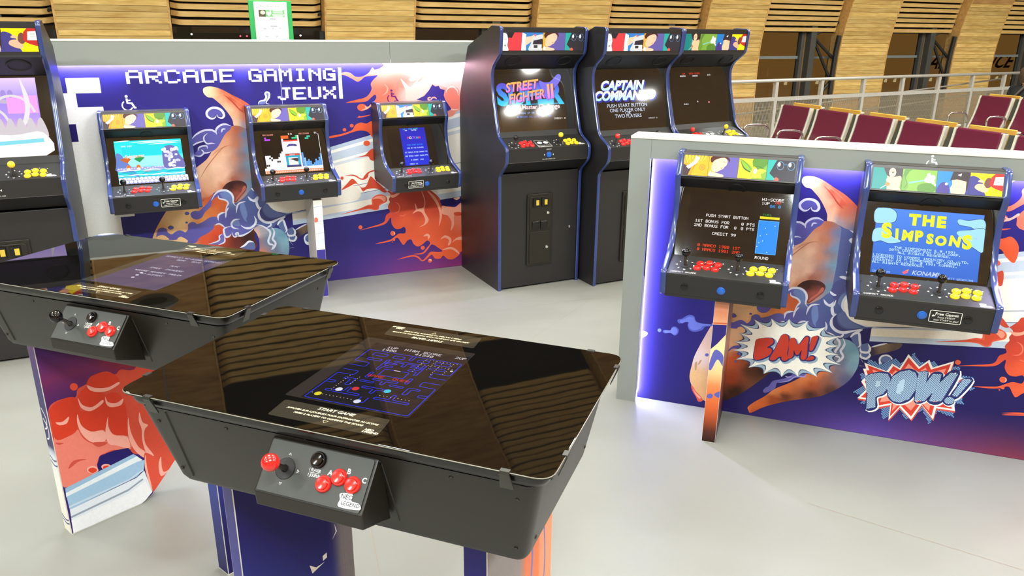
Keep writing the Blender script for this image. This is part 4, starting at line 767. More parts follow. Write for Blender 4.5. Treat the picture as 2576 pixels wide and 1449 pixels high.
# ------------------------------------------------------------------ display partitions with murals
class Fr:                                           # a wall frame: u along the wall, d out towards the room
    def __init__(s, az, x, y): s.az = R(az); s.o = Vector((x, y, 0)); s.U = Vector((math.cos(s.az), math.sin(s.az), 0)); s.N = Vector((math.sin(s.az), -math.cos(s.az), 0))
    def P(s, u, d, z): return s.o+s.U*u+s.N*d+Vector((0, 0, z))
FA = Fr(24.0, -.38786, 5.68185); FB = Fr(-20.0, .6256, 3.449)
LED = emis('led_strip', (206, 208, 255), 170)
LEDW = emis('led_letter', (250, 248, 255), 2.2)
def partition(fr, name, label, u0, u1, h, hm, colw, art_fn, tagset, seams, leds, cap):
    root = thing(name, label, 'partition', fr.o, fr.az)
    # local frame: x along, y into the wall (=-d), z up
    edges = [u0]+seams+[u1]
    for a, b in zip(edges, edges[1:]):              # hollow fascia: a front skin with the light strip behind it
        MB().prism([(-.055, hm), (-.040, hm), (-.040, hm+.028), (0, hm+.028), (0, h-.012), (-.055, h-.012)], lambda p, q, t: (t, p, q), a+.001, b-.001).build('fascia', GREY, root)
    MB().prism([(u0-colw, -.055), (u0, -.055), (u0, -.040), (u0-.018, -.040), (u0-.018, .07), (u0-colw, .07)], lambda p, q, t: (p, q, t), 0, h-.012).build('column', GREY, root)
    MB().bb((u0-colw, -.058, h-.012), (u1, .10, h)).build('top_cap', cap, root, bevel=.002)
    MB().bb((u0, .004, 0), (u1, .07, h-.012)).build('core', GREY, root)
    cv = Canvas(); art_fn(cv, tagset)
    MB().bb((u0, 0.0005, .0), (u1, .004, hm)).build('mural_board', mat('board', (40, 36, 90), .4), root)
    mp = cv.build('mural_print', PRINT, root, lambda x, y, d: (x, -.0006-d, y), (u0+.001, .002, u1, hm), .00004)
    for a, b in leds:
        MB().bb(a, b).build('led_strip', LED, root)
    return root
def tfA(p): return ((p[0]-1.93005641)/.74787572, (p[1]-.12428408)/.74729788)
NV0, NV1, VIO, MAG = (50, 44, 124), (34, 28, 96), (98, 72, 156), (120, 52, 104)
def bgA(u, z):
    c = mixc(NV0, (44, 38, 112), max(0, (1.5-z)/1.0))
    t = max(0, 1-(z/.30)); c = mixc(c, mixc((86, 56, 140), (140, 50, 110), (u+1.0)/1.0), t*max(0, min(1, (u+1.3)/.8)))
    return c
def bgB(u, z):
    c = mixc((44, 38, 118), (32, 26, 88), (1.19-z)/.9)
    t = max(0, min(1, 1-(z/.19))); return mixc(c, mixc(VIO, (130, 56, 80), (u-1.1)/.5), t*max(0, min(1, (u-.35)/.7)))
def artA(cv, tags):
    bg_grid(cv, bgA, -2.53, 0, .2, 1.513, 46, 26)
    draw_art(cv, ART, tags, tfA, 1.337)
    wh = (236, 236, 232)
    for r in ((-2.53, 0, -2.30, 1.27), (-2.53, 1.27, -2.435, 1.353), (-2.477, 1.351, -2.298, 1.44), (-2.31, .585, -2.218, .613)): cv.rect(wh, *r)
    cv.rect((34, 28, 92), -2.53, 1.067, -2.461, 1.172)
    wheelchair(cv, -2.158, 1.29, .085, (236, 236, 236)); wheelchair(cv, -.497, 1.29, .085, (92, 32, 100))
    cv.line((200, 205, 240), .0025, [(-1.245, 1.513), (-1.245, 1.25)])
def wheelchair(cv, x, y, h, col):
    k = h/1.0
    cv.ell(col, x-.10*k, y+.44*k, .10*k)
    cv.line(col, .15*k, [(x-.10*k, y+.30*k), (x-.08*k, y-.02*k), (x+.20*k, y-.04*k), (x+.36*k, y-.38*k), (x+.46*k, y-.34*k)], False)
    cv.line(col, .09*k, [(x-.09*k, y+.16*k), (x+.14*k, y+.16*k)], False)
    cv.line(col, .09*k, [(x-.10*k+.34*k*math.cos(a), y-.20*k+.34*k*math.sin(a)) for a in [R(q) for q in range(125, 345, 15)]], False)
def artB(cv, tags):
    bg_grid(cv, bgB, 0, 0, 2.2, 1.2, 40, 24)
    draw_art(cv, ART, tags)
PA = partition(FA, 'display_partition', 'long grey partition with lit lettering ARCADE GAMING JEUX over a comic mural', -2.52, .10, 1.66, 1.512, .16, artA, 'M', [-.52],
    [((-2.52, -.030, 1.520), (.09, -.018, 1.530))], GREYL)
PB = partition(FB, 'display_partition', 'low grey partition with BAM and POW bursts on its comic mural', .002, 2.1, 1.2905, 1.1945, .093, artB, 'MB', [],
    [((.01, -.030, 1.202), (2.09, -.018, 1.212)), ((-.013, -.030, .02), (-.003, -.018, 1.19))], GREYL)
# lit pixel letters on the back partition
def letters(root):
    def word(t, x, y, cw, ch):
        W_ = 0
        for g in t:
            if g != ' ':
                m_ = MB()
                for r_ in range(7):
                    b = int(G5[g][2*r_:2*r_+2], 16); k = 0
                    while k < 5:
                        if b >> (4-k) & 1:
                            e = k
                            while e < 5 and b >> (4-e) & 1: e += 1
                            m_.bb((x+k*cw, -.016, y+(6-r_)*ch), (x+e*cw, -.003, y+(7-r_)*ch)); k = e
                        else: k += 1
                m_.build('letter', LEDW, root)
            x += 6*cw
    word('ARCADE', -2.152, 1.402, .0178, .0112); word('GAMING', -1.442, 1.402, .0158, .0112); word('JEUX', -1.272, 1.284, .0165, .0112)
    MB().bb((-.868, -.016, 1.283), (-.848, -.003, 1.484)).build('letter_cursor', LEDW, root)
letters(PA)
cv = Canvas(); wheelchair(cv, 1.112, 1.249, .050, (240, 240, 240))
cv.build('wheelchair_sign', PRINT, PB, lambda x, y, d: (x, -.0556-d, y))

# ------------------------------------------------------------------ printed designs for the light boxes (plain pop-art figures)
def marq(cv, segs, X0, X1, Y0, Y1):
    h = Y1-Y0
    for kind, a, b in segs:
        x0 = X0+(X1-X0)*a; x1 = X0+(X1-X0)*b; w_ = x1-x0
        p = lambda *q: [(x0+q[i]*w_, Y0+q[i+1]*h) for i in range(0, len(q), 2)]
        DK = (44, 34, 40)
        if kind == 'gold':
            cv.rect((202, 148, 44), x0, Y0, x1, Y1); cv.poly((60, 54, 66), p(0, .55, .3, .35, .22, 0, 0, 0))
            for i in range(7): cv.poly((226, 176, 66), p(.02+.13*i, 1, .12+.13*i, 1, .06+.11*i, .62, 0+.11*i, .66), True); cv.line((120, 76, 26), .0011, p(.02+.13*i, 1, .05+.11*i, .66))
            for i in range(6): cv.line((130, 80, 26), .0012, p(.03+.09*i, 0, .1+.1*i, .34, .02+.14*i, .52))
            cv.poly((240, 238, 232), p(.1, .42, .22, .3, .52, .62, .62, .9, .46, .98, .4, .7)); cv.poly((220, 160, 46), p(.5, .5, .8, .8, 1, .9, 1, 0, .36, 0), True)
            cv.ring((128, 88, 30), .0014, x0+.76*w_, Y0+.42*h, .012); cv.ell((190, 140, 60), x0+.76*w_, Y0+.42*h, .008)
        elif kind == 'face':
            cv.rect((98, 88, 158), x0, Y0, x1, Y1); cv.poly((226, 160, 52), p(0, 0, 0, 1, .2, 1, .26, 0))
            cv.poly((74, 40, 34), p(.08, .7, .1, 1, .62, 1, .7, .72, .6, .9, .3, .8), True)
            cv.poly((244, 188, 160), p(.12, .3, .14, .72, .3, .9, .52, .96, .62, .8, .6, .6, .54, .5, .5, .4, .42, .34, .3, .24), True)
            cv.line(DK, .0012, p(.46, .74, .52, .76, .57, .72)); cv.poly((214, 110, 110), p(.4, .44, .47, .47, .46, .4))
            cv.poly((246, 192, 164), p(.06, 0, .14, .2, .36, .16, .52, .1, .5, 0), True); cv.poly((238, 236, 230), p(.02, .1, .1, .3, .14, .06, .06, 0))
        elif kind == 'leaf':
            cv.rect((244, 186, 40), x0, Y0, x1, Y1); cv.rect((120, 158, 52), x0+.5*w_, Y0, x1, Y1)
            cv.poly((60, 92, 34), p(.04, .98, .3, .62, .5, .36, .46, .3, .18, .5), True); cv.poly((122, 166, 54), p(.06, .94, .3, .78, .52, .5, .46, .36, .2, .56), True)
            cv.poly((84, 128, 44), p(.5, 1, .55, .55, .8, .5, 1, .8, 1, 1), True); cv.poly((250, 206, 60), p(.42, .1, .52, .6, .66, .5, .84, .12, .7, .06), True)
            cv.poly((168, 196, 60), p(.6, .3, .74, .52, .98, .46, .9, .34, .72, .2), True); cv.ell((240, 238, 230), x0+.6*w_, Y0+.4*h, .007, .011)
            for q in ((.1, .92, .32, .68, .48, .42), (.52, .56, .66, .64, .9, .54), (.46, .1, .5, .34, .6, .56)): cv.line((40, 60, 26), .0011, p(*q))
        elif kind == 'dark':
            cv.rect((44, 158, 152), x0, Y0, x1, Y1); cv.poly((52, 48, 56), p(.1, .34, .28, .9, .36, 1.1, 1.1, 1.1, 1.1, -.1, .5, -.1, .3, .1))
            for q in (.46, .84): cv.ring((110, 160, 210), .0014, x0+q*w_, Y0+.74*h, .12*w_, .2*h); cv.ell((236, 240, 246), x0+(q-.05)*w_, Y0+.8*h, .05*w_, .11*h)
            cv.line((110, 160, 210), .0014, p(.58, .8, .72, .8)); cv.poly((226, 90, 80), p(.28, 0, .34, .16, .44, .1, .44, 0), True)
        elif kind == 'dome':
            cv.rect((52, 120, 196), x0, Y0, x1, Y1); cv.poly((238, 236, 232), p(0, 0, .02, 1, .2, .9, .22, 0)); cv.poly((244, 190, 164), p(.18, .3, .2, .72, .44, .8, .62, .9, .6, .78, .46, .5), True)
            cv.poly((196, 200, 206), p(.36, 0, .44, .4, .56, .76, .9, .9, 1, .8, 1, 0), True); cv.poly((50, 44, 56), p(.5, .16, .56, .56, .98, .66, 1, .5, 1, .12))
            cv.rect((214, 216, 220), x0+.5*w_, Y0+.1*h, x0+.96*w_, Y0+.34*h); cv.rect((60, 56, 64), x0+.58*w_, Y0+.14*h, x0+.76*w_, Y0+.3*h); cv.ell((236, 238, 240), x0+.86*w_, Y0+.22*h, .007)
            cv.line((206, 60, 56), .003, p(.56, .98, .62, .8, .7, .92))
        elif kind == 'redw':
            cv.rect((214, 62, 70), x0, Y0, x1, Y1); cv.rect((88, 82, 88), x0, Y0, x0+.28*w_, Y1); cv.poly((46, 40, 46), p(.2, 1, .2, .72, .46, .7, .6, 1))
            cv.poly((238, 238, 234), p(-.1, .2, -.1, .9, .16, .92, .26, .6, .24, .3, .3, 0, 0, 0), True); cv.line((60, 58, 66), .002, p(.02, .62, .2, .62)); cv.poly((120, 118, 126), p(.04, .3, .18, .34, .12, .2))
        elif kind == 'goggle':
            cv.rect((30, 128, 124), x0, Y0, x1, Y1); cv.poly((246, 186, 150), p(.52, -.1, .5, .3, .46, .42, .5, .56, .48, .7, .6, 1, 1, 1, 1, -.1))
            cv.poly((56, 40, 44), p(.4, 1.1, .44, .76, .52, .62, .6, .6, .7, .58, .94, .66, 1, .5, 1.1, 1.1), True); cv.ell((246, 190, 156), x0+.66*w_, Y0+.8*h, .12*w_, .22*h); cv.line(DK, .0012, p(.58, .82, .66, .88, .74, .8)); cv.ell(DK, x0+.67*w_, Y0+.8*h, .0032)
            cv.line((232, 232, 232), .0022, p(.3, .02, .5, .22)); cv.ell((238, 120, 50), x0+.53*w_, Y0+.24*h, .008)
        elif kind == 'green':
            cv.rect((120, 160, 64), x0, Y0, x1, Y1)
            for q in ((.0, .2, .2, .9, .5, 1.1, .1, 1.1), (.5, .3, .8, .4, 1, .2, .9, 0, .5, 0)): cv.poly((86, 128, 48), p(*q), True)
            cv.poly((104, 146, 56), p(-.05, .1, .02, .7, .12, .5, .2, .2, .1, 0), True); cv.line((60, 96, 36), .0013, p(.08, .6, .16, .34, .08, .1)); cv.line((120, 196, 206), .0055, p(.2, .36, .78, .56))
            for q in ((.78, .6, .10), (.7, .54, .06), (.88, .66, .07), (.9, .46, .05), (.76, .78, .05), (.96, .34, .03)): cv.ell((242, 246, 240), x0+q[0]*w_, Y0+q[1]*h, q[2]*w_, q[2]*1.3*w_)
        elif kind == 'hood':
            cv.rect((38, 118, 196), x0, Y0, x1, Y1); cv.poly((70, 54, 130), p(.02, 0, .1, .4, .24, .5, .36, .4, .4, 0), True); cv.ell((240, 242, 246), x0+.3*w_, Y0+.42*h, .005)
            cv.poly((246, 190, 158), p(.46, 0, .42, .24, .48, .4, .46, .6, .62, .66, .96, .6, .96, 0)); cv.poly((56, 44, 46), p(.4, .58, .46, .9, .5, 1.1, 1.1, 1.1, 1.1, .1, .9, -.1, .9, .58, .6, .66)); cv.poly((234, 150, 80), p(.9, 0, 1, .2, 1, 0)); cv.poly((238, 240, 238), p(.62, .86, .74, .94, .72, .8))
        elif kind == 'jar':
            cv.rect((250, 216, 24), x0, Y0, x1, Y1); cv.poly((66, 62, 128), p(-.05, .3, 0, .82, .24, .8, .42, .5, .4, .3, .5, .05, .46, -.1, -.1, -.1), True); cv.poly((240, 170, 140), p(.16, .34, .24, .5, .46, .5, .58, .3, .5, .14, .3, .2), True); cv.poly((240, 170, 140), p(.24, .62, .34, .72, .44, .62, .38, .58), True)
            cv.poly((110, 70, 66), p(.44, .5, .5, .76, .62, .8, .66, .46, .54, .34), True); cv.poly((182, 48, 44), p(.6, .5, .64, .84, .82, 1.1, 1.1, 1.1, 1.1, .2, .8, .32, .68, .4)); cv.poly((240, 234, 224), p(.72, .5, .76, .86, 1.05, .9, 1.05, .5)); cv.line((70, 60, 60), .0014, p(.82, .76, .98, .76)); cv.line((70, 60, 60), .0014, p(.82, .64, .98, .64))
        if a > 0: cv.rect((60, 56, 60), x0-.0006, Y0, x0+.0006, Y1)
MQ1 = [('gold', 0, .23), ('face', .23, .5), ('leaf', .5, .755), ('dark', .755, 1)]
MQ2 = [('gold', 0, .23), ('dome', .23, .5), ('leaf', .5, .755), ('dark', .755, 1)]
MQ3 = [('redw', 0, .22), ('dome', .22, .48), ('face', .48, .76), ('dark', .76, 1)]
MQ4 = [('goggle', 0, .235), ('green', .235, .505), ('hood', .505, .755), ('jar', .755, 1)]

# ------------------------------------------------------------------ screens: each draws into x0..x1, y0..y1
def scr_waterfall(cv):
    x0, y0, x1, y1 = -.187, 0, .187, .264; cv.vgrad([(0, (210, 236, 250)), (.24, (40, 206, 226)), (.45, (150, 232, 240)), (.62, (60, 222, 232)), (1, (0, 210, 220))], x0, y0, x1, y1)
    cv.rect((0, 206, 214), -.15, .17, .187, .24); cv.rect((150, 228, 240), -.16, .105, .08, .165)
    for y, a, b in ((.252, -.10, .12), (.245, -.06, .187), (.236, .0, .18), (.258, -.187, -.1)): cv.line((220, 248, 252), .006, [(a, y), ((a+b)/2, y+.004), (b, y+.006)], True, True)
    for i in range(7): cv.poly((96, 122, 190), [(-.187, .15-.01*i), (-.18+.012*i, .19-.02*i), (-.15+.012*i, .17-.02*i), (-.14+.01*i, .1-.01*i), (-.187, .08)], True)
    random.seed(3)
    for i in range(26): x = -.18+.0145*i; cv.ell((150, 150, 205), x, .088+random.uniform(-.004, .006), .011, .009, 9); cv.ell((196, 196, 232), x+.001, .091+random.uniform(-.004, .006), .007, .005, 8)
    cv.poly((104, 104, 168), [(.074, .09), (.07, .16), (.078, .205), (.105, .224), (.135, .222), (.157, .2), (.17, .16), (.187, .13), (.187, .085), (.12, .08)], True)
    for i in range(30): x = random.uniform(.08, .165); y = random.uniform(.095, .205); cv.ell((random.randint(190, 236),)*2+(240,), x, y, random.uniform(.006, .014), random.uniform(.006, .014), 7)
    for y in (.078, .07, .06, .05, .04): cv.line((230, 250, 252) if y in (.078, .05) else (0, 178, 196), .006, [(x0+.374*i/9, y+.004*math.sin(i*2+y*300)) for i in range(10)])
    for r_ in range(2):
        for i in range(17): x = x0+.012+.0228*i+.01*r_; y = .026-.017*r_; cv.ell((150, 150, 210), x, y, .0135, .0125, 10); cv.ell((238, 238, 250), x-.001, y+.002, .0105, .009, 9)
    cv.ptext('GAME OVER', -.15, .226, .0011, .0013, (230, 240, 245))
    cv.poly((190, 92, 40), [(-.165, .148), (-.13, .125), (-.105, .15), (-.13, .165)]); cv.poly((0, 140, 80), [(-.09, .15), (-.06, .128), (-.03, .156), (-.06, .17)])
    cv.text('Spinmaster', -.083, .158, .030, (250, 246, 250), 'c', .02, .3, .8, .04, grad=((240, 160, 120), (255, 255, 255)))
    for x in (-.125, -.07): cv.ell((214, 110, 60), x, .10, .012, .014); cv.ell((244, 220, 200), x, .088, .010, .009)
    cv.ptext('INSERT COIN', -.045, .068, .0014, .0015, (214, 60, 90)); cv.ptext('CREDIT 01', .09, .012, .0011, .0013, (240, 240, 245))
def scr_blocks(cv):
    x0, y0, x1, y1 = -.187, 0, .187, .264; cv.rect((4, 3, 5), x0, y0, x1, y1); c = .0118
    cv.ptext('00126400', -.17, .25, .0014, .0014, (236, 150, 140)); cv.ptext('14', -.012, .25, .0026, .0017, (250, 236, 226)); cv.ptext('00132400', .06, .25, .0014, .0014, (236, 150, 140)); cv.ptext('91', .16, .25, .0017, .0017, (240, 240, 240))
    def blk(x, y, col, n=1, m=1):
        for i in range(n):
            for j in range(m): cv.rect(tuple(max(0, q-50) for q in col), x+i*c, y+j*c, x+i*c+c, y+j*c+c); cv.rect(col, x+i*c+.0012, y+j*c+.0012, x+i*c+c-.0006, y+j*c+c-.0006)
    blk(-.163, .216, (170, 70, 220), 3); blk(-.163, .228, (170, 70, 220)); blk(.095, .216, (40, 180, 150), 2); blk(.107, .228, (40, 180, 150), 2); blk(.01, .222, (40, 190, 130), 3); blk(.034, .234, (40, 190, 130))
    hs = [7, 7, 7, 6, 5, 5, 5, 6, 8, 9]
    for i, h in enumerate(hs): blk(-.175+i*c, .036, (250, 246, 250), 1, h)
    for i, j in ((2, 5), (3, 4), (6, 3), (7, 3), (0, 1), (1, 1)): cv.rect((20, 16, 20), -.175+i*c+.001, .036+j*c, -.175+(i+1)*c-.001, .036+(j+1)*c)
    cv.rect((252, 214, 226), -.058, .0, -.046, .245); cv.rect((252, 214, 226), .046, .03, .056, .245); cv.rect((240, 96, 40), -.058, .225, -.01, .246); cv.rect((222, 76, 60), -.046, .206, .046, .216); cv.rect((250, 248, 250), -.046, .125, .046, .206); cv.rect((206, 70, 60), -.046, .112, .046, .122); cv.rect((0, 160, 190), -.046, .04, .046, .112); cv.rect((246, 236, 236), -.03, .045, .03, .1); cv.ptext('BONUS', -.02, .113, .0012, .001, (250, 230, 220))
    cv.poly((64, 60, 130), [(-.03, .17), (-.01, .19), (.03, .186), (.035, .172), (.0, .176)], True); cv.ell((246, 228, 226), .0, .16, .022, .013); cv.rect((40, 60, 120), -.046, .04, .046, .05); cv.poly((70, 52, 60), [(-.024, .09), (.03, .094), (.026, .07), (.0, .082)], True)
    for i, h in enumerate([8, 5, 3, 4, 3, 1, 2, 4, 3, 5, 7]): blk(.058+i*c, .034, (96, 160, 226) if (i+h) % 3 else (140, 190, 240), 1, h)
    cv.rect((250, 244, 250), .1845, .03, .187, .25); cv.rect((252, 226, 236), x0, .018, x1, .036); cv.rect((206, 116, 60), x0, 0, x1, .018)
    for i in range(34): cv.rect((240, 200, 190), x0+.011*i+.001, .003, x0+.011*i+.008, .013)
    cv.line((200, 40, 60), .003, [(-.14, .018), (-.13, .026), (-.115, .018)])
def scr_blue(cv):
    cv.rect((8, 5, 8), -.187, 0, .187, .264); cv.vgrad([(0, (16, 40, 200)), (1, (10, 26, 170))], -.094, 0, .09, .264)
    cv.ptext('1UP', -.072, .252, .0012, .0012, (40, 200, 120)); cv.ptext('HIGH SCORE', -.03, .253, .0012, .0012, (40, 200, 120)); cv.ptext('00', -.055, .243, .0013, .0012, (230, 240, 250)); cv.ptext('94750', -.01, .243, .0013, .0012, (230, 240, 250))
    for i, (g, q) in enumerate(zip('POOYAN', ((220, 50, 70), (240, 240, 240), (110, 90, 240), (200, 90, 200), (40, 180, 170), (220, 60, 80)))): cv.text(g, -.042+.0165*i, .186, .024, q, 'c', .03)
    for t, y, q in (('PUSH START BUTTON', .14, (20, 150, 230)), ('ONE OR TWO PLAYERS', .118, (200, 230, 250)), ('1ST BONUS AFTER 50000 PTS', .088, (200, 230, 250)), ('AND BONUS EVERY 80000 PTS', .062, (200, 230, 250)), ('© KONAMI  1982', .034, (200, 230, 250))): cv.ptext(t, 0, y, .00112, .0013, q, 'c')
    cv.ptext('CREDIT 01', -.06, .006, .00112, .0012, (200, 230, 250))
def scr_radar(cv):
    cv.rect((14, 7, 6), -.187, 0, .187, .268); w_ = (236, 230, 226); k = .00185
    for t, x, y, q in (('HI-SCORE', .108, .249, w_), ('80', .162, .239, (214, 40, 30)), ('1UP', .108, .233, w_), ('86 0', .142, .222, (40, 150, 230)), ('PUSH START BUTTON', -.112, .163, w_), ('1ST BONUS FOR', -.155, .137, w_), ('0 PTS', .037, .137, w_), ('2ND BONUS FOR  8', -.157, .118, w_), ('0 PTS', .037, .118, w_), ('CREDIT 99', -.078, .087, w_), ('© NAMCO 1980 1ST', -.132, .033, (240, 62, 24)), ('© NAMCO 1981 2ND', -.132, .015, (240, 62, 24)), ('ROUND', .107, -.002+.004, w_)): cv.ptext(t, x, y, k if len(t) < 17 else .00172, .0017, q)
    cv.ptext('FUEL', .118, .186, .0016, .0012, (30, 130, 60)); cv.rect((226, 206, 30), .108, .173, .186, .183); cv.rect((90, 170, 250), .105, .025, .187, .166); cv.rect((30, 130, 230), .107, .027, .186, .164)
    for x, y in ((.172, .146), (.135, .134), (.143, .109), (.118, .101), (.13, .08), (.116, .071), (.106+.004, .055), (.152, .034)): cv.ell((240, 246, 220), x, y, .0018, .0018, 8)
def scr_title(cv):
    x0, y0, x1, y1 = -.186, 0, .192, .262; cv.vgrad([(0, (40, 96, 190)), (1, (70, 128, 220))], x0, y0, x1, y1)
    for p in ([(-.19, .255), (-.14, .262), (-.115, .245), (-.115, .215), (-.13, .205), (-.16, .2), (-.19, .205)], [(-.19, .17), (-.165, .182), (-.14, .178), (-.12, .15), (-.095, .14), (-.09, .13), (-.13, .122), (-.16, .13), (-.19, .125)], [(.105, .238), (.14, .236), (.19, .244), (.2, .205), (.17, .203), (.145, .213), (.11, .218)], [(.105, .19), (.15, .2), (.2, .205), (.2, .12), (.17, .13), (.14, .15), (.115, .17)]):
        cv.line((30, 60, 120), .004, [q for q in p]+[p[0]]); cv.poly((150, 206, 238), p, True)
    Yl = (222, 226, 48)
    for g, x, y, z in (('T', -.047, .2035, .058), ('H', .002, .2045, .056), ('E', .048, .2025, .058)): cv.text(g, x, y, z, Yl, 'c', .065, 0, 1.05)
    for g, x, y, z, r_ in (('S', -.140, .146, .078, .1), ('I', -.104, .145, .052, .05), ('M', -.067, .140, .054, -.05), ('P', -.024, .141, .056, .05), ('S', .014, .135, .052, 0), ('O', .054, .132, .050, .1), ('N', .099, .133, .053, -.1), ('S', .144, .128, .070, .05)): cv.text(g, x, y, z, Yl, 'c', .06, 0, .95, r_)
    cv.ptext('TM', .165, .165, .0009, .0008, (180, 150, 200))
    for i, t in enumerate(('THE SIMPSONSTM & © 1991', '20TH CENTURY FOX FILM CORP.', 'ALL RIGHTS RESERVED.', None, 'LICENSED TO KONAMI INDUSTRY CO.,LTD.', 'KONAMITM IS A TRADEMARK OF KONAMI', 'INDUSTRY CO.,LTD. © 1991 KONAMI.', 'ALL RIGHTS RESERVED.')):
        if t: cv.ptext(t, 0 if i < 3 else -.182, .103-.0098*i+(.004 if i > 3 else 0), .00158, .00122, (190, 226, 250), 'c' if i < 3 else 'l')
    cv.text('KONAMI', .012, .006, .024, (170, 186, 220), 'c', .02, .25); cv.poly((230, 90, 120), [(-.072, .012), (-.055, .022), (-.05, .012), (-.064, .004)]); cv.poly((236, 130, 70), [(-.06, .02), (-.048, .026), (-.05, .016)])
    cv.ptext('CREDIT 99', -.178, .003, .0012, .0011, (150, 186, 230)); cv.ptext('MATT GROENING', .085, .0, .0012, .0011, (150, 186, 230))
def scr_fight(cv):                                   # tall screens: x -.29..+.29, y 0..+.45
    cv.rect((16, 13, 10), -.27, .03, .27, .40)
    cv.text('SUPER', -.03, .20, .19, (70, 64, 200), 'c', .05, 0, .92, 0, grad=((30, 190, 240), (84, 60, 190)))
    cv.rect((40, 170, 230), -.25, .195, .215, .199)
    cv.poly((110, 104, 214), [(.04, .345), (.09, .335), (.13, .345), (.19, .392), (.215, .375), (.19, .33), (.13, .285), (.12, .24), (.09, .22)], True)
    for dx, dy, g in ((.004, -.004, ((120, 40, 110), (120, 40, 80))), (0, 0, ((214, 110, 220), (255, 180, 60)))):
        cv.text('STREET', -.085+dx, .292+dy, .082, (0, 0, 0), 'c', .03, .3, .9, .10, grad=g); cv.text('FIGHTER', -.06+dx, .222+dy, .082, (0, 0, 0), 'c', .03, .3, .86, .12, grad=g); cv.text('II', .125+dx, .235+dy, .13, (0, 0, 0), 'c', .03, .1, .9, .08, grad=g)
    cv.text('Grand Master Challenge', -.02, .165, .042, (214, 186, 190), 'c', .03, 0, .98)
    cv.ptext('PUSH 1P OR 2P START', -.02, .133, .0019, .0017, (130, 170, 226), 'c'); cv.ptext('©CAPCOM CO.,LTD 1991,94', -.02, .108, .0019, .0017, (70, 110, 210), 'c'); cv.ptext('CREDIT 0', .13, .09, .0019, .0017, (214, 210, 206))
def scr_captain(cv):
    cv.rect((16, 13, 10), -.27, .03, .27, .40)
    for dx, dy, g in ((.008, -.012, ((30, 40, 140), (40, 60, 190))), (0, 0, ((170, 210, 250), (250, 252, 255)))):
        cv.text('CAPTAIN', -.06+dx, .29+dy, .085, (0, 0, 0), 'c', .05, .35, 1.0, 0, grad=g); cv.text('COMMANDO', -.045+dx, .222+dy, .085, (0, 0, 0), 'c', .05, .35, .98, 0, grad=g)
    for t, y in (('PUSH START BUTTON', .172), ('ONE PLAYER ONLY', .140), ('OR', .120), ('TWO PLAYERS', .100)): cv.text(t, -.04, y, .034, (190, 200, 220), 'c', .005)
    cv.ptext('CREDIT 0', .13, .085, .0016, .0013, (200, 200, 200))
def scr_space(cv):
    cv.rect((14, 12, 9), -.27, .03, .27, .40); cv.ptext('1UP', -.16, .375, .0018, .0017, (214, 50, 40)); cv.ptext('HIGH SCORE', -.09, .377, .0018, .0017, (214, 50, 40)); cv.ptext('00050', -.18, .36, .0018, .0016, (220, 220, 220)); cv.ptext('20000', -.06, .36, .0018, .0016, (220, 220, 220)); cv.ptext('645', .09, .365, .0018, .0016, (220, 220, 220))
    for x, y in ((-.16, .16), (-.145, .16), (-.13, .16), (-.03, .175)): cv.poly((220, 222, 226), [(x-.006, y), (x, y+.012), (x+.006, y)])
    cv.rect((220, 120, 130), .075, .165, .088, .177)
def scr_bones(cv):
    cv.vgrad([(0, (206, 240, 250)), (.2, (90, 200, 226)), (.3, (226, 200, 160)), (.45, (170, 140, 220)), (.7, (150, 130, 226)), (1, (214, 190, 250))], -.29, .02, .24, .42)
    cv.rect((236, 150, 226), .1, .24, .235, .33)
    for i in range(14): cv.ell((150, 132, 200), -.27+.03*i, .34, .012, .02)
    cv.line((176, 164, 190), .02, [(-.29, .315), (-.1, .325), (.1, .3)])
    for a, b, r_ in ((-.05, .18, .12), (.02, .17, .1), (-.16, .18, .11), (.12, .2, .13)): cv.line((206, 202, 206), .012, [(a+r_*math.cos(R(q))*.8, b+r_*math.sin(R(q))) for q in range(20, 200, 15)])
    cv.line((214, 210, 214), .022, [(.17, .42), (.19, .3), (.17, .2), (.12, .15)], True, True)
    for i in range(12): cv.poly((190, 184, 190), [(-.28+.045*i, .12), (-.27+.045*i, .2), (-.25+.045*i, .21), (-.23+.045*i, .12)], True)
    cv.poly((240, 236, 230), [(-.29, .13), (-.1, .15), (.1, .13), (.24, .14), (.24, .02), (-.29, .02)], True); cv.line((120, 200, 214), .02, [(-.29, .1), (0, .09), (.24, .1)])  # white area at the bottom is glare painted into the picture
    cv.text('SCORE', -.2, .38, .03, (240, 240, 250))
# ------------------------------------------------------------------ controls shared by the machines
def frame_on(o, xax, yax):
    """matrix with x, y axes in the panel and z out of it"""
    x = Vector(xax).normalized(); y = Vector(yax).normalized(); z = x.cross(y)
    m = Matrix((x, y, z)).transposed().to_4x4(); m.translation = o; return m
BTN_PROF = [(.0165, 0), (.0165, .004), (.0148, .006), (.0122, .006), (.0120, .0045), (.0118, .0085), (.0105, .0098), (.006, .0092), (.0012, .009)]
BTN_FLAT = [(.0150, 0), (.0150, .0025), (.0138, .0036), (.0112, .0036), (.0110, .0030), (.0108, .0052), (.0096, .0060), (.0012, .0056)]
_BM = {}
def button(parent, M, m, flat=False, scale=1.0, name='button', label=None):
    k = (m.name, flat, scale)
    if k not in _BM:
        b = MB(); b.lathe([(r*scale, h*scale) for r, h in (BTN_FLAT if flat else BTN_PROF)], 18); o = b.build('button', m, None, smooth=40); _BM[k] = o.data; bpy.data.objects.remove(o)
    o = link(bpy.data.objects.new(name, _BM[k]), parent); o.matrix_local = M
    if label: o['label'] = label
    return o
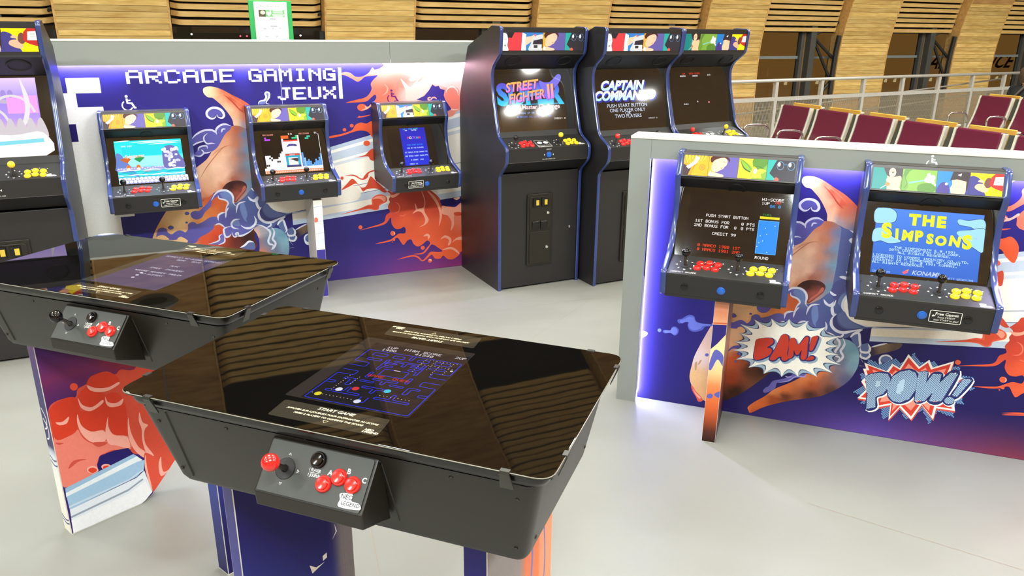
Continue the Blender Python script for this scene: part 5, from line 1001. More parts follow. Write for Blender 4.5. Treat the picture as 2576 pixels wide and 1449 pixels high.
def joystick(parent, M, ballm, h=.058, rb=.0175, tilt=0, label=None):
    b = MB(); b.lathe([(.0075, 0), (.0075, .004), (.0052, .007), (.0052, h-.012), (.004, h-.01)], 12)
    o = b.build('joystick', DKSTEEL, parent, smooth=40); o.matrix_local = M
    MB().lathe([(.020, 0), (.020, .0012), (.008, .0018)], 18).build('dust_washer', HOODM, o, smooth=40)
    s = MB(); s.lathe([(rb*max(.05, math.sin(R(q))), h-rb*0-rb*math.cos(R(q))) for q in (8, 25, 45, 65, 90, 115, 135, 155, 172)], 16)
    q = s.build('ball_top', ballm, o, smooth=True)
    if label: o['label'] = label
    return o
def xlate(M, x, y, z=0): return M @ Matrix.Translation((x, y, z))
def edge_trim(path, x0, x1, mat_, parent, th=.004):
    """rounded trim strip along a (d, z) path; the machine looks along -y"""
    b = MB(); n = len(path); vs = []
    mid = (x0+x1)/2; sec = [(x0, 0), (x0, .45*th), (x0+.25*(x1-x0), th), (x1-.25*(x1-x0), th), (x1, .45*th), (x1, 0)]
    for i, p in enumerate(path):
        a = Vector(path[max(i-1, 0)]); c = Vector(path[min(i+1, n-1)]); t = (c-a).normalized(); nn = Vector((t.y, -t.x))
        for x, o in sec: vs.append((x, -(p[0]+nn.x*o), p[1]+nn.y*o))
    k = len(sec); fs = [(i*k+j, i*k+(j+1) % k, (i+1)*k+(j+1) % k, (i+1)*k+j) for i in range(n-1) for j in range(k)]
    fs += [tuple(range(k)), tuple(range(n*k-1, n*k-k-1, -1))]
    b.add(vs, fs); return b.build('edge_trim', mat_, parent, smooth=45)
def arrows(cv, x, y, r=.034, c=(214, 212, 206), n=8):
    for i in range(n):
        a = 2*math.pi*i/n+.0; ca, sa = math.cos(a), math.sin(a); q = lambda u, v: (x+ca*u-sa*v, y+sa*u+ca*v)
        if i % 2 == 0: cv.poly(c, [q(r+.007, 0), q(r-.002, .006), q(r-.002, -.006)])
        else: cv.poly(c, [q(r+.005, .0022), q(r-.003, .0022), q(r-.003, -.0022), q(r+.005, -.0022)])
def logo_neo(cv, x, y, s):
    w_ = (236, 236, 232)
    for pts in ([(0, .55), (.52, .62), (.56, .34), (.9, .3), (1, .06), (.1, 0), (.06, .3)],): cv.poly(w_, [(x+p[0]*s, y+p[1]*s*.9) for p in pts], True)
    cv.text('NEO', x+.05*s, y+.33*s, .26*s, (40, 42, 40), 'l', .01); cv.text('LEGEND', x+.14*s, y+.10*s, .22*s, (40, 42, 40), 'l', .01)

# ------------------------------------------------------------------ wall-mounted bartop machines
BT_ZB = .668
BT_PTS = [(.03, .712), (.375, .687), (.390, .788), (.330, .808), (.245, .838), (.190, .885), (.160, .95), (.146, 1.02), (.146, 1.085), (.168, 1.146), (.122, 1.248), (.0, 1.248)]
BT_RAD = [0, .012, .016, .05, .06, .05, .05, .04, .03, .014, .014, 0]
def bartop(fr, uc, yaw, dz, name_label, scr, mq, sig=1, plate=None, group='bartop machines on the partitions', sup=True, dyc=0.0):
    root = thing('bartop_arcade', name_label, 'arcade machine', fr.P(uc, dyc, BT_ZB+dz), fr.az+yaw, group)
    L = lambda a, d, z: Vector((a, -d, z-BT_ZB)); hw = .25
    path = [(d, z-BT_ZB) for d, z in fillet(BT_PTS, BT_RAD)]
    for sd in (-1, 1):
        x0, x1 = (-hw, -hw+.018) if sd < 0 else (hw-.018, hw)
        MB().prism(path+[(0.0, .72-BT_ZB)], lambda p, q, t: (t, -p, q), x0, x1).build('side_panel', BLACK, root)
        edge_trim(path, x0-.002, x1+.003, BLUE, root)
    iw = hw-.018
    # back, bottom, front apron, control panel
    MB().prism([(0.001, .71), (.372, .678), (.372, .690), (.001, .722)], lambda p, q, t: L(t, p, q), -iw, iw).build('bottom_panel', BLACK, root)
    MB().bb(L(-iw, .001, .722), L(iw, .012, 1.240)).build('back_panel', BLACK, root)
    fa = MB().prism([(.374, .689), (.387, .780), (.375, .782), (.361, .691)], lambda p, q, t: L(t, p, q), -iw, iw).build('front_panel', BLACK, root, bevel=.002)
    rear, front = (.240, .8245), (.388, .7835); dv = Vector((front[0]-rear[0], front[1]-rear[1])); ln_ = dv.length; dv /= ln_
    cp = MB().prism([rear, front, (front[0]-.002, front[1]-.010), (rear[0], rear[1]-.012)], lambda p, q, t: L(t, p, q), -iw, iw).build('control_panel', mat('control_panel_print', (40, 40, 38), .4), root, bevel=.0015)
    M = frame_on(L(0, *rear), (1, 0, 0), (0, dv.x, -dv.y)); M = frame_on(L(0, *rear), (1, 0, 0), (0, dv.x, -dv.y)) # y runs to the rear
    M = frame_on(L(0, *front), (1, 0, 0), (0, dv.x, -dv.y))
    at = lambda a, t: xlate(M, a, ln_-t)
    cv = Canvas()
    for a, t, ds in ((-.162, .080, 0), (.049, .078, 0)):
        joystick(root, at(a, t), BLKGLOSS, .062, .0178); arrows(cv, a, ln_-t)
    for da, m, lb in ((0, RED, 'red'), (.213, YEL, 'yellow')):
        for i, (a, t) in enumerate(((-.103, .060), (-.067, .050), (-.031, .057), (-.112, .097), (-.075, .088), (-.040, .094))):
            button(root, at(a+da, t), m); cv.ell((214, 212, 206), a+da+.019, ln_-t+.016, .0032, .0032, 8)
    cv.ptext('COMPACT ARCADE', -.214, .012, .00125, .0014, (214, 212, 206)); logo_neo(cv, .178, .006, .042)
    for x, y in ((-.222, .10), (-.222, .015), (.222, .10), (.222, .02)): cv.ell((16, 16, 16), x, y, .0034, .0034, 10)
    P = lambda x, y, d: M @ Vector((x, y, .0007+d))
    cv.build('panel_print', PRINT, cp, P)
    Mf = frame_on(L(0, .373, .674), (1, 0, 0), (0, -.013, .091)); Mf.translation = L(0, .3722, .679)
    fat = lambda a, h: xlate(Mf, a, h, .0005)
    button(root, fat(-.152, .050), BLKGLOSS, True, name='coin_button'); button(root, fat(.150, .050), BLKGLOSS, True, name='coin_button')
    button(root, fat(-.004, .050), BTNBLUE, True, 1.12, name='start_button', label='blue push button')
    if plate:
        pc, txt = plate
        pb = MB(); pb.prism(fillet([(-.056, -.027), (.056, -.027), (.056, .027), (-.056, .027)], .006, 3, True), lambda p, q, t: Mf @ Vector((pc+p, .052+q, t)), .0005, .0025)
        po = pb.build('instruction_plate', mat('plate_black', (24, 23, 22), .3), root)
        c2 = Canvas(); o = fillet([(-.053, -.024), (.053, -.024), (.053, .024), (-.053, .024)], .005, 3, True); c2.line((226, 224, 214), .0024, o+[o[0]], False)
        c2.text(txt[0], .004, .006, .016, (232, 230, 222), 'c', .02)
        c2.text(txt[1], .004, -.006, .010, (222, 220, 212), 'c', .01); c2.text(txt[2], .004, -.017, .010, (222, 220, 212), 'c', .01)
        sgn = -1 if pc > 0 else 1; c2.poly((226, 224, 214), [(sgn*.046, .002), (sgn*.040, .008), (sgn*.040, -.004)]); c2.rect((226, 224, 214), *sorted((sgn*.040, sgn*.034))[0:1]+[0.0], *sorted((sgn*.040, sgn*.034))[1:2]+[.004])
        c2.build('plate_print', PRINT, po, lambda x, y, d: Mf @ Vector((pc+x, .052+y, .0028+d)))
    # monitor: bezel glass and picture
    b0, t0 = (.215, .815), (.085, 1.13); sv = Vector((t0[0]-b0[0], t0[1]-b0[1])); sl = sv.length; sv /= sl
    Ms = frame_on(L(0, .215, .83), (1, 0, 0), (0, -sv.x, sv.y))
    bz = MB(); q = [Ms @ Vector(p) for p in ((-iw, -.03, 0), (iw, -.03, 0), (iw, .30, 0), (-iw, .30, 0))]; q2 = [Ms @ Vector(p) for p in ((-iw, -.03, -.012), (iw, -.03, -.012), (iw, .30, -.012), (-iw, .30, -.012))]
    bz.add(q+q2, [(0, 1, 2, 3), (7, 6, 5, 4), (0, 4, 5, 1), (1, 5, 6, 2), (2, 6, 7, 3), (3, 7, 4, 0)]); bo = bz.build('monitor', SCRBLK, root)
    cv = Canvas(); scr(cv); cv.build('screen', SCREEN, bo, lambda x, y, d: Ms @ Vector((x, y, .0006+d)), (-.2, -.02, .2, .285))
    # hood with speaker, marquee
    hd = MB().prism([(.160, 1.139), (.163, 1.147), (.03, 1.16), (.03, 1.06), (.088, 1.078)], lambda p, q, t: L(t, p, q), -iw, iw).build('hood', HOODM, root)
    hv = Vector((.088-.160, 1.078-1.139)); hl = hv.length; hv /= hl; Mh = frame_on(L(0, (.160+.088)/2, (1.139+1.078)/2), (-1, 0, 0), (0, -hv.x, hv.y))
    MB().lathe([(.036, 0), (.036, .003), (.032, .0045), (.030, .002), (.012, .001)], 24, xlate(Mh, 0, .004) if True else None).build('speaker_grille', GRILLE, hd, smooth=40)
    mb, mt = (.1655, 1.1505), (.1235, 1.2450); mv = Vector((mt[0]-mb[0], mt[1]-mb[1])); ml = mv.length; mv /= ml
    Mm = frame_on(L(0, *mb), (1, 0, 0), (0, -mv.x, mv.y))
    mm = MB(); q = [(-iw, 0, 0), (iw, 0, 0), (iw, ml, 0), (-iw, ml, 0), (-iw, 0, -.02), (iw, 0, -.02), (iw, ml, -.02), (-iw, ml, -.02)]; mm.add([Mm @ Vector(p) for p in q], [(0, 1, 2, 3), (7, 6, 5, 4), (0, 4, 5, 1), (1, 5, 6, 2), (2, 6, 7, 3), (3, 7, 4, 0)])
    mo = mm.build('marquee', mat('marquee_frame', (62, 58, 54), .4), root)
    cv = Canvas(); marq(cv, mq, -.224, .224, .006, .091); cv.build('marquee_print', MARQ, mo, lambda x, y, d: Mm @ Vector((x, y, .0008+d)), (-.225, .005, .225, .092))
    MB().bb(L(-iw, .0, 1.233), L(iw, .122, 1.247)).build('top_panel', mat('marquee_frame', (62, 58, 54), .4), root)
    return root
def support(fr, uc, name_label, art):
    root = thing('machine_support', name_label, 'support', fr.P(uc, 0, 0), fr.az, 'upright boards under the bartop machines')
    b = MB().bb((-.029, -.326, 0), (.029, -.008, .668)).build('board', mat('board_edge', (222, 216, 206), .5), root)
    cv = Canvas(); art(cv); cv.build('board_print', PRINT, b, lambda x, y, d: (x, -.3264-d, y), (-.028, .002, .028, .667))
    cv = Canvas(); cv.vgrad([(0, (50, 40, 60)), (.3, (150, 80, 60)), (.7, (190, 140, 120)), (1, (70, 60, 110))], -.32, .0, -.01, .668); cv.build('board_print', PRINT, b, lambda x, y, d: (.0294+d, x, y))
def sup_hand(cv):
    cv.vgrad([(0, (40, 26, 22)), (.1, (96, 48, 34)), (.2, (196, 84, 44)), (.4, (226, 126, 72)), (.52, (246, 206, 150)), (.66, (248, 214, 160)), (.8, (240, 196, 150)), (.87, (216, 130, 96)), (1, (226, 160, 128))], -.029, 0, .029, .668)
    cv.poly((44, 38, 112), [(-.03, .555), (.03, .56), (.03, .52), (-.004, .47), (-.03, .44)]); cv.line((196, 96, 62), .006, [(-.03, .562), (.03, .567)])
    for p in ([(-.03, .36), (-.012, .44), (.02, .43), (.03, .40), (.03, .37), (.005, .40), (-.012, .36), (-.02, .345)], [(-.024, .225), (-.012, .236), (.0, .23), (-.004, .215), (-.02, .212)], [(.005, .235), (.02, .25), (.03, .25), (.03, .225), (.015, .224)]): cv.poly((92, 94, 174), p, True)
def sup_white(cv):
    cv.rect((240, 238, 232), -.029, 0, .029, .668); cv.rect((62, 54, 140), -.029, 0, .029, .33)
    for y in (.62, .52, .44, .395): cv.line((176, 180, 196), .004, [(-.03, y), (.03, y+.006)])
    cv.rect((206, 212, 226), -.029, .36, .029, .40); cv.ell((226, 110, 100), -.018, .535, .014, .017)
bartop(FA, -2.083, .027, 0, 'bartop machine showing a bright cyan waterfall scene', scr_waterfall, MQ1, plate=(.078, ('Free Games', 'Press CREDIT', 'then START to play!')))
bartop(FA, -1.240, .05, .008, 'bartop machine showing a falling block puzzle', scr_blocks, MQ1)
bartop(FA, -.408, .072, .006, 'bartop machine showing a tall narrow blue text screen', scr_blue, MQ2, plate=(-.085, ('Jeu Gratuit', 'Appuyer sur CREDIT', 'puis START pour jouer!')))
bartop(FB, .384, .0, -.004, 'bartop machine with orange text and a blue radar on a black screen', scr_radar, MQ1)
bartop(FB, 1.119, .008, -.008, 'bartop machine with a yellow title over a blue cloud screen', scr_title, MQ4, plate=(.074, ('Free Games', 'Press CREDIT', 'then START to play!')))
support(FB, .386, 'narrow board with hand print under the orange text machine', sup_hand)
support(FA, -1.12, 'narrow white striped board under the block puzzle machine', sup_white)

# ------------------------------------------------------------------ tall cabinets
TC_PTS = [(0, 0), (0, .80), (.022, .826), (.111, .904), (.113, 1.0), (-.018, 1.064), (-.060, 1.19), (-.112, 1.36), (-.124, 1.46), (-.100, 1.512), (.007, 1.589), (.023, 1.750), (-.113, 1.756), (-.505, 1.626), (-.547, 1.53), (-.66, 1.285), (-.66, 0)]
TC_RAD = [0, .03, .04, .035, .03, .04, .1, .08, .06, .05, .03, .025, .02, .02, .02, .02, 0]
def cabinet(x, y, az, label, scr, mq, ball0=BLKGLOSS, ball1=YEL):
    a_ = R(az); U = Vector((math.cos(a_), math.sin(a_), 0)); root = thing('arcade_cabinet', label, 'arcade machine', Vector((x, y, 0))+U*.32, a_, 'tall arcade cabinets')
    hw = .32; iw = .30; L = lambda u, d, z: Vector((u, -d, z))
    path = fillet(TC_PTS, TC_RAD)
    k = next(i for i, p in enumerate(path) if p[0] < -.11 and p[1] > 1.7)
    for x0, x1 in ((-hw, -hw+.020), (hw-.020, hw)):
        MB().prism(path, lambda p, q, t: L(t, p, q), x0, x1).build('side_panel', BLACK, root)
        edge_trim(path[:k+2], x0-.001, x1+.001, BLUE, root)
    MB().bb(L(-iw, -.025, .012), L(iw, -.008, .815)).build('front_door', BLACK, root, bevel=.002)
    MB().bb(L(-iw, -.655, .01), L(iw, -.640, 1.28)).build('back_panel', BLACK, root)
    MB().prism([(-.012, .826), (.106, .905), (.098, .915), (-.02, .836)], lambda p, q, t: L(t, p, q), -iw, iw).build('under_panel', BLACK, root)
    ap = MB().prism([(.104, .905), (.106, .995), (.094, .995), (.092, .905)], lambda p, q, t: L(t, p, q), -iw, iw).build('front_panel', BLACK, root)
    c = Canvas(); c.ptext('www.neo-legend.com', 0, .012, .0009, .0009, (206, 204, 198), 'c'); c.ptext('CREDIT', 0, .075, .0011, .0011, (206, 204, 198), 'c'); c.poly((214, 212, 206), [(-.036, .050), (-.036, .038), (-.028, .044)]); c.poly((214, 212, 206), [(.036, .050), (.036, .038), (.028, .044)])
    c.build('panel_print', PRINT, ap, lambda p, q, d: L(p, .1064+d, .905+q), None)
    Mf = frame_on(L(0, .1065, .905), (1, 0, 0), (0, 0, 1)); button(root, xlate(Mf, 0, .044), BTNBLUE, True, 1.25, name='start_button', label='blue push button')
    rear, front = (-.022, 1.056), (.108, .998); dv = Vector((front[0]-rear[0], front[1]-rear[1])); ln_ = dv.length; dv /= ln_
    cp = MB().prism([rear, front, (front[0]-.004, front[1]-.012), (rear[0]-.004, rear[1]-.012)], lambda p, q, t: L(t, p, q), -iw, iw).build('control_panel', mat('control_panel_print', (40, 40, 38), .4), root, bevel=.0015)
    M = frame_on(L(0, *front), (1, 0, 0), (0, dv.x, -dv.y)); at = lambda u, t: xlate(M, u-.32, ln_-t)
    cv = Canvas()
    for u, t, bm in ((.078, .105, ball0), (.415, .098, ball1)): joystick(root, at(u, t), bm, .062, .0175); arrows(cv, u-.32, ln_-t, .032)
    for du, m in ((0, RED), (.336, YEL)):
        for u, t in ((.138, .080), (.172, .070), (.207, .078), (.138, .116), (.172, .107), (.207, .114)): button(root, at(u+du, t), m); cv.ell((214, 212, 206), u+du-.302, ln_-t+.016, .003, .003, 8)
    pts = [(-.072, .002), (.03, .002), (.02, .08), (-.078, .08)]; cv.line((226, 224, 216), .0024, pts+[pts[0]], False)
    for px in (-.045, .0): cv.ell((232, 230, 224), px, .052, .018, .014)
    cv.text('NEO LEGEND ARCADE', -.025, .016, .009, (226, 224, 216)); cv.ptext('CLASSIC ARCADE', -.02, -.0, .0012, .0012, (214, 212, 206), 'c'); logo_neo(cv, .235, .006, .045)
    cv.build('panel_print', PRINT, cp, lambda p, q, d: M @ Vector((p, q+.006, .0007+d)), (-.3, -.001, .3, .145))
    # monitor
    b0, t0 = (-.045, 1.07), (-.150, 1.47); sv = Vector((t0[0]-b0[0], t0[1]-b0[1])).normalized(); Ms = frame_on(L(0, *b0), (1, 0, 0), (0, -sv.x, sv.y))
    bz = MB(); q = [(-iw, -.03, 0), (iw, -.03, 0), (iw, .47, 0), (-iw, .47, 0), (-iw, -.03, -.015), (iw, -.03, -.015), (iw, .47, -.015), (-iw, .47, -.015)]
    bz.add([Ms @ Vector(p) for p in q], [(0, 1, 2, 3), (7, 6, 5, 4), (0, 4, 5, 1), (1, 5, 6, 2), (2, 6, 7, 3), (3, 7, 4, 0)]); bo = bz.build('monitor', SCRBLK, root)
    cv = Canvas(); scr(cv); cv.build('screen', SCREEN, bo, lambda p, q, d: Ms @ Vector((p, q, .0006+d)), (-.295, -.02, .295, .455))
    MB().prism([rear, (-.045, 1.09), (-.055, 1.05), (-.03, 1.04)], lambda p, q, t: L(t, p, q), -iw, iw).build('bezel_lip', HOODM, root)
    hd = MB().prism([(.004, 1.582), (.004, 1.596), (-.28, 1.62), (-.28, 1.46), (-.146, 1.49)], lambda p, q, t: L(t, p, q), -iw, iw).build('hood', HOODM, root)
    hv = Vector((-.150, -.092)); hv.normalize(); Mh = frame_on(L(0, -.062, 1.5425), (-1, 0, 0), (0, -hv.x, hv.y))
    for u in (-.19, .19): MB().lathe([(.055, 0), (.055, .004), (.049, .006), (.046, .002), (.018, .001)], 24, xlate(Mh, u, 0, .001)).build('speaker_grille', GRILLE, hd, smooth=40)
    mb, mt = (.004, 1.592), (.018, 1.748); mv = Vector((mt[0]-mb[0], mt[1]-mb[1])); ml = mv.length; mv /= ml; Mm = frame_on(L(0, *mb), (1, 0, 0), (0, -mv.x, mv.y))
    mm = MB(); q = [(-iw, 0, 0), (iw, 0, 0), (iw, ml, 0), (-iw, ml, 0), (-iw, 0, -.02), (iw, 0, -.02), (iw, ml, -.02), (-iw, ml, -.02)]; mm.add([Mm @ Vector(p) for p in q], [(0, 1, 2, 3), (7, 6, 5, 4), (0, 4, 5, 1), (1, 5, 6, 2), (2, 6, 7, 3), (3, 7, 4, 0)])
    mo = mm.build('marquee', BLACK, root); cv = Canvas(); marq(cv, mq, -.295, .295, .016, .126); cv.build('marquee_print', MARQ, mo, lambda p, q, d: Mm @ Vector((p, q, .0008+d)), (-.296, .015, .296, .127))
    tp = MB().prism([(.016, 1.740), (-.113, 1.746), (-.50, 1.616), (-.54, 1.52), (-.65, 1.28), (-.64, 1.27), (-.53, 1.51), (-.49, 1.604), (-.113, 1.732), (.016, 1.728)], lambda p, q, t: L(t, p, q), -iw, iw).build('top_panel', mat('marquee_frame', (62, 58, 54), .4), root)
    # coin door
    cd = MB().prism(fillet([(-.102, .156), (.096, .156), (.096, .667), (-.102, .667)], .006, 2, True), lambda p, q, t: L(p, t, q), -.008, .004).build('coin_door_frame', BLACK2, root, bevel=.003)
    for z0, z1 in ((.412, .648), (.170, .402)):
        MB().prism(fillet([(-.085, z0), (.082, z0), (.082, z1), (-.085, z1)], .02, 4, True), lambda p, q, t: L(p, t, q), .004, .009).build('coin_door', BLACK2, cd, bevel=.003)
    for xx in (-.063, .002):
        s_ = MB().bb(L(xx, .009, .578), L(xx+.05, .018, .640)).build('coin_slot', BLKGLOSS, cd, bevel=.003)
        MB().bb(L(xx+.022, .018, .590), L(xx+.044, .0195, .626)).build('price_label', mat('yellow_label', (206, 176, 60), .4), cd)
        MB().bb(L(xx-.004, .009, .418), L(xx+.048, .016, .476)).build('coin_return', BLKGLOSS, cd, bevel=.004)
    for xx, zz in ((.055, .53), (.05, .285)): MB().lathe([(.011, 0), (.011, .008), (.008, .011), (.002, .0105)], 14, Matrix.Translation(L(xx, .009, zz)) @ Matrix.Rotation(R(90), 4, 'X')).build('lock', CHROME, cd, smooth=40)
    MB().lathe([(.009, 0), (.009, .006), (.006, .008), (.002, .0078)], 14, Matrix.Translation(L(.242, -.008, .408)) @ Matrix.Rotation(R(90), 4, 'X')).build('door_lock', CHROME, root, smooth=40)
    return root
cabinet(-.0964, 5.0657, 26.13, 'tall black cabinet showing the fighting game logo, next to the lit mural', scr_fight, MQ3)
cabinet(.578, 5.198, 27.4, 'tall black cabinet with CAPTAIN COMMANDO title, middle of the row of three', scr_captain, MQ3, RED, BLKGLOSS)
cabinet(1.160, 5.585, 31.0, 'tall black cabinet with a nearly blank screen, beside the bamboo wall', scr_space, MQ4, RED, YEL)
_a = R(25.5); cabinet(-2.3396-.64*math.cos(_a), 3.9898-.64*math.sin(_a), 25.5, 'tall black cabinet with a purple bone cave screen, cut by the frame edge', scr_bones, MQ4)
# ------------------------------------------------------------------ cocktail tables
LABELBG = (44, 40, 33); CREAM = (236, 222, 178)
def scr_maze(cv):
    x0, y0, x1, y1 = -.1365, -.176, .151, .166
    o = fillet([(x0, y0), (x1, y0), (x1, y1), (x0, y1)], .006, 3, True); cv.poly((52, 44, 38), o)
    cv.rect((24, 18, 26), -.100, -.172, .149, .140)
    B = (44, 54, 230); D = (14, 10, 30)
    def loop(p, r=.005, closed=True, w=.0021):
        q = fillet(p, r, 3, closed); q = q+[q[0]] if closed else q; cv.line(B, w, q, False)
    ax, ay, bx, by = -.094, -.168, .146, .098
    loop([(ax, by), (bx, by), (bx, .030), (.106, .030), (.106, .008), (bx, .008)], .005, False); loop([(ax, by), (ax, .030), (-.054, .030), (-.054, .008), (ax, .008)], .005, False)
    loop([(ax, -.018), (-.054, -.018), (-.054, -.040), (ax, -.040), (ax, ay), (bx, ay), (bx, -.040), (.106, -.040), (.106, -.018), (bx, -.018)], .005, False)
    rng = random.Random(11); cx = .026
    def sym(p, closed=True):
        loop([(cx+a, b) for a, b in p], .004, closed); loop([(cx-a, b) for a, b in p], .004, closed)
    def rc(a0, b0, a1, b1): sym([(a0, b0), (a1, b0), (a1, b1), (a0, b1)])
    rc(.018, .072, .045, .086); rc(.062, .072, .098, .086); rc(.062, .046, .098, .056); rc(-.005+.023, .040, .050, .046)
    loop([(cx-.004, by), (cx-.004, .074), (cx+.004, .074), (cx+.004, by)], .003, False)
    loop([(cx-.030, .060), (cx+.030, .060), (cx+.030, .053), (cx+.004, .053), (cx+.004, .036), (cx-.004, .036), (cx-.004, .053), (cx-.030, .053)], .003)
    sym([(.043, .060), (.050, .060), (.050, .034), (.050, .004), (.043, .004), (.043, .022), (.020, .022), (.020, .030), (.043, .030)])
    loop([(cx-.030, -.020), (cx+.030, -.020), (cx+.030, .012), (cx-.030, .012)], .003); cv.rect((230, 200, 214), cx-.008, .0105, cx+.008, .0135)
    sym([(.045, -.012), (.052, -.012), (.052, -.040), (.045, -.040)])
    loop([(cx-.030, -.038), (cx+.030, -.038), (cx+.030, -.046), (cx+.004, -.046), (cx+.004, -.062), (cx-.004, -.062), (cx-.004, -.046), (cx-.030, -.046)], .003)
    rc(.020, -.062, .052, -.055); sym([(.064, -.055), (.092, -.055), (.092, -.062), (.074, -.062), (.074, -.088), (.064, -.088)])
    loop([(cx-.032, -.080), (cx+.032, -.080), (cx+.032, -.088), (cx+.004, -.088), (cx+.004, -.106), (cx-.004, -.106), (cx-.004, -.088), (cx-.032, -.088)], .003)
    sym([(.120, -.078), (.100, -.078), (.100, -.088), (.120, -.088)], False); sym([(.018, -.118), (.050, -.118), (.050, -.096), (.058, -.096), (.058, -.118), (.098, -.118), (.098, -.126), (.018, -.126)])
    loop([(cx-.008, -.126), (cx-.008, -.150), (cx+.008, -.150), (cx+.008, -.126)], .003, False)
    for x in [.060+.0085*i for i in range(10)]:
        for y in (.092, .064): cv.ell((226, 206, 170), x, y, .0013, .0013, 6)
    for x, n in ((.058, 8), (.084, 6), (.103, 8), (.128, 7), (-.060, 9), (-.036, 5)):
        for i in range(n): cv.ell((226, 206, 170), x, (.088 if x > 0 else -.045)-.0092*i, .0013, .0013, 6)
    for i in range(12): cv.ell((226, 206, 170), -.09+.0085*i, -.1445, .0013, .0013, 6)
    for i in range(9): cv.ell((226, 206, 170), .05+.0085*i, -.108, .0013, .0013, 6)
    cv.ell((236, 226, 236), .139, .055, .0034, .0034)
    for c_, x, y in (((214, 50, 60), -.014, -.098), ((60, 196, 226), .055, -.085), ((224, 224, 240), -.045, -.113), ((222, 222, 240), .020, -.148), ((226, 214, 40), -.075, -.146)): cv.ell(c_, x, y, .0078, .0085, 14)
    w_ = (230, 222, 226); cv.ptext('1UP', -.060, .119, .0016, .0016, w_); cv.ptext('1400', -.066, .104, .0016, .0016, w_); cv.ptext('HIGH SCORE', -.014, .121, .0016, .0016, w_); cv.ptext('41540', .020, .106, .0016, .0016, w_); cv.ptext('2UP', .116, .122, .0016, .0016, w_)
    cv.ptext('GAME  OVER', cx, -.034, .0017, .0016, (206, 44, 40), 'c')
def scr_score(cv):
    x0, y0, x1, y1 = -.1365, -.176, .151, .166
    cv.poly((60, 60, 52), fillet([(x0, y0), (x1, y0), (x1, y1), (x0, y1)], .006, 3, True)); cv.rect((70, 66, 104), -.100, -.172, .149, .140)
    w_ = (214, 214, 236)
    for t, y in (('SCORE<1> HI-SCORE SCORE<2>', .115), ('0050   0210', .092), ('PLAY', .03), ('SPACE  INVADERS', -.005), ('*SCORE ADVANCE TABLE*', -.04), ('=? MYSTERY', -.065)): cv.ptext(t, .026, y, .00145, .0016, w_, 'c')
    for i in range(3): cv.ell((226, 226, 240), -.02+.005*i, -.085-.022*i+.03, .006, .0045)
def label_plate(cv, sg):
    p = lambda x, y: (.006+sg*(x-.006), sg*y)
    q = fillet([p(-.116, -.260), p(.130, -.260), p(.122, -.193), p(-.122, -.193)], .006, 3, True); cv.poly(LABELBG, q)
    r = 0 if sg > 0 else math.pi
    for t, x, y, s in (('START GAME', .006, -.207, .0135), ('APPUYER SUR 2 JOUEURS POUR S\'AFFRONTER AU SCORE', .006, -.2225, .0078), ('PRESS 2 PLAYERS TO COMPETE THE SCORE', .006, -.2355, .0078)): X, Y = p(x, y); cv.text(t, X, Y, s, CREAM, 'c', .018, .2, 1.04, r)
    t = [p(.001, -.242), p(.013, -.242), p(.007, -.250)]; cv.line(CREAM, .001, t+[t[0]], False)
    X, Y = p(.104, -.246); cv.text('NEO', X, Y, .009, CREAM, 'c', .03, .2, 1, r); X, Y = p(.110, -.254); cv.text('LEGEND', X, Y, .009, CREAM, 'c', .03, .2, 1, r)
RIM = mat('black_rim', (34, 32, 30), .3)
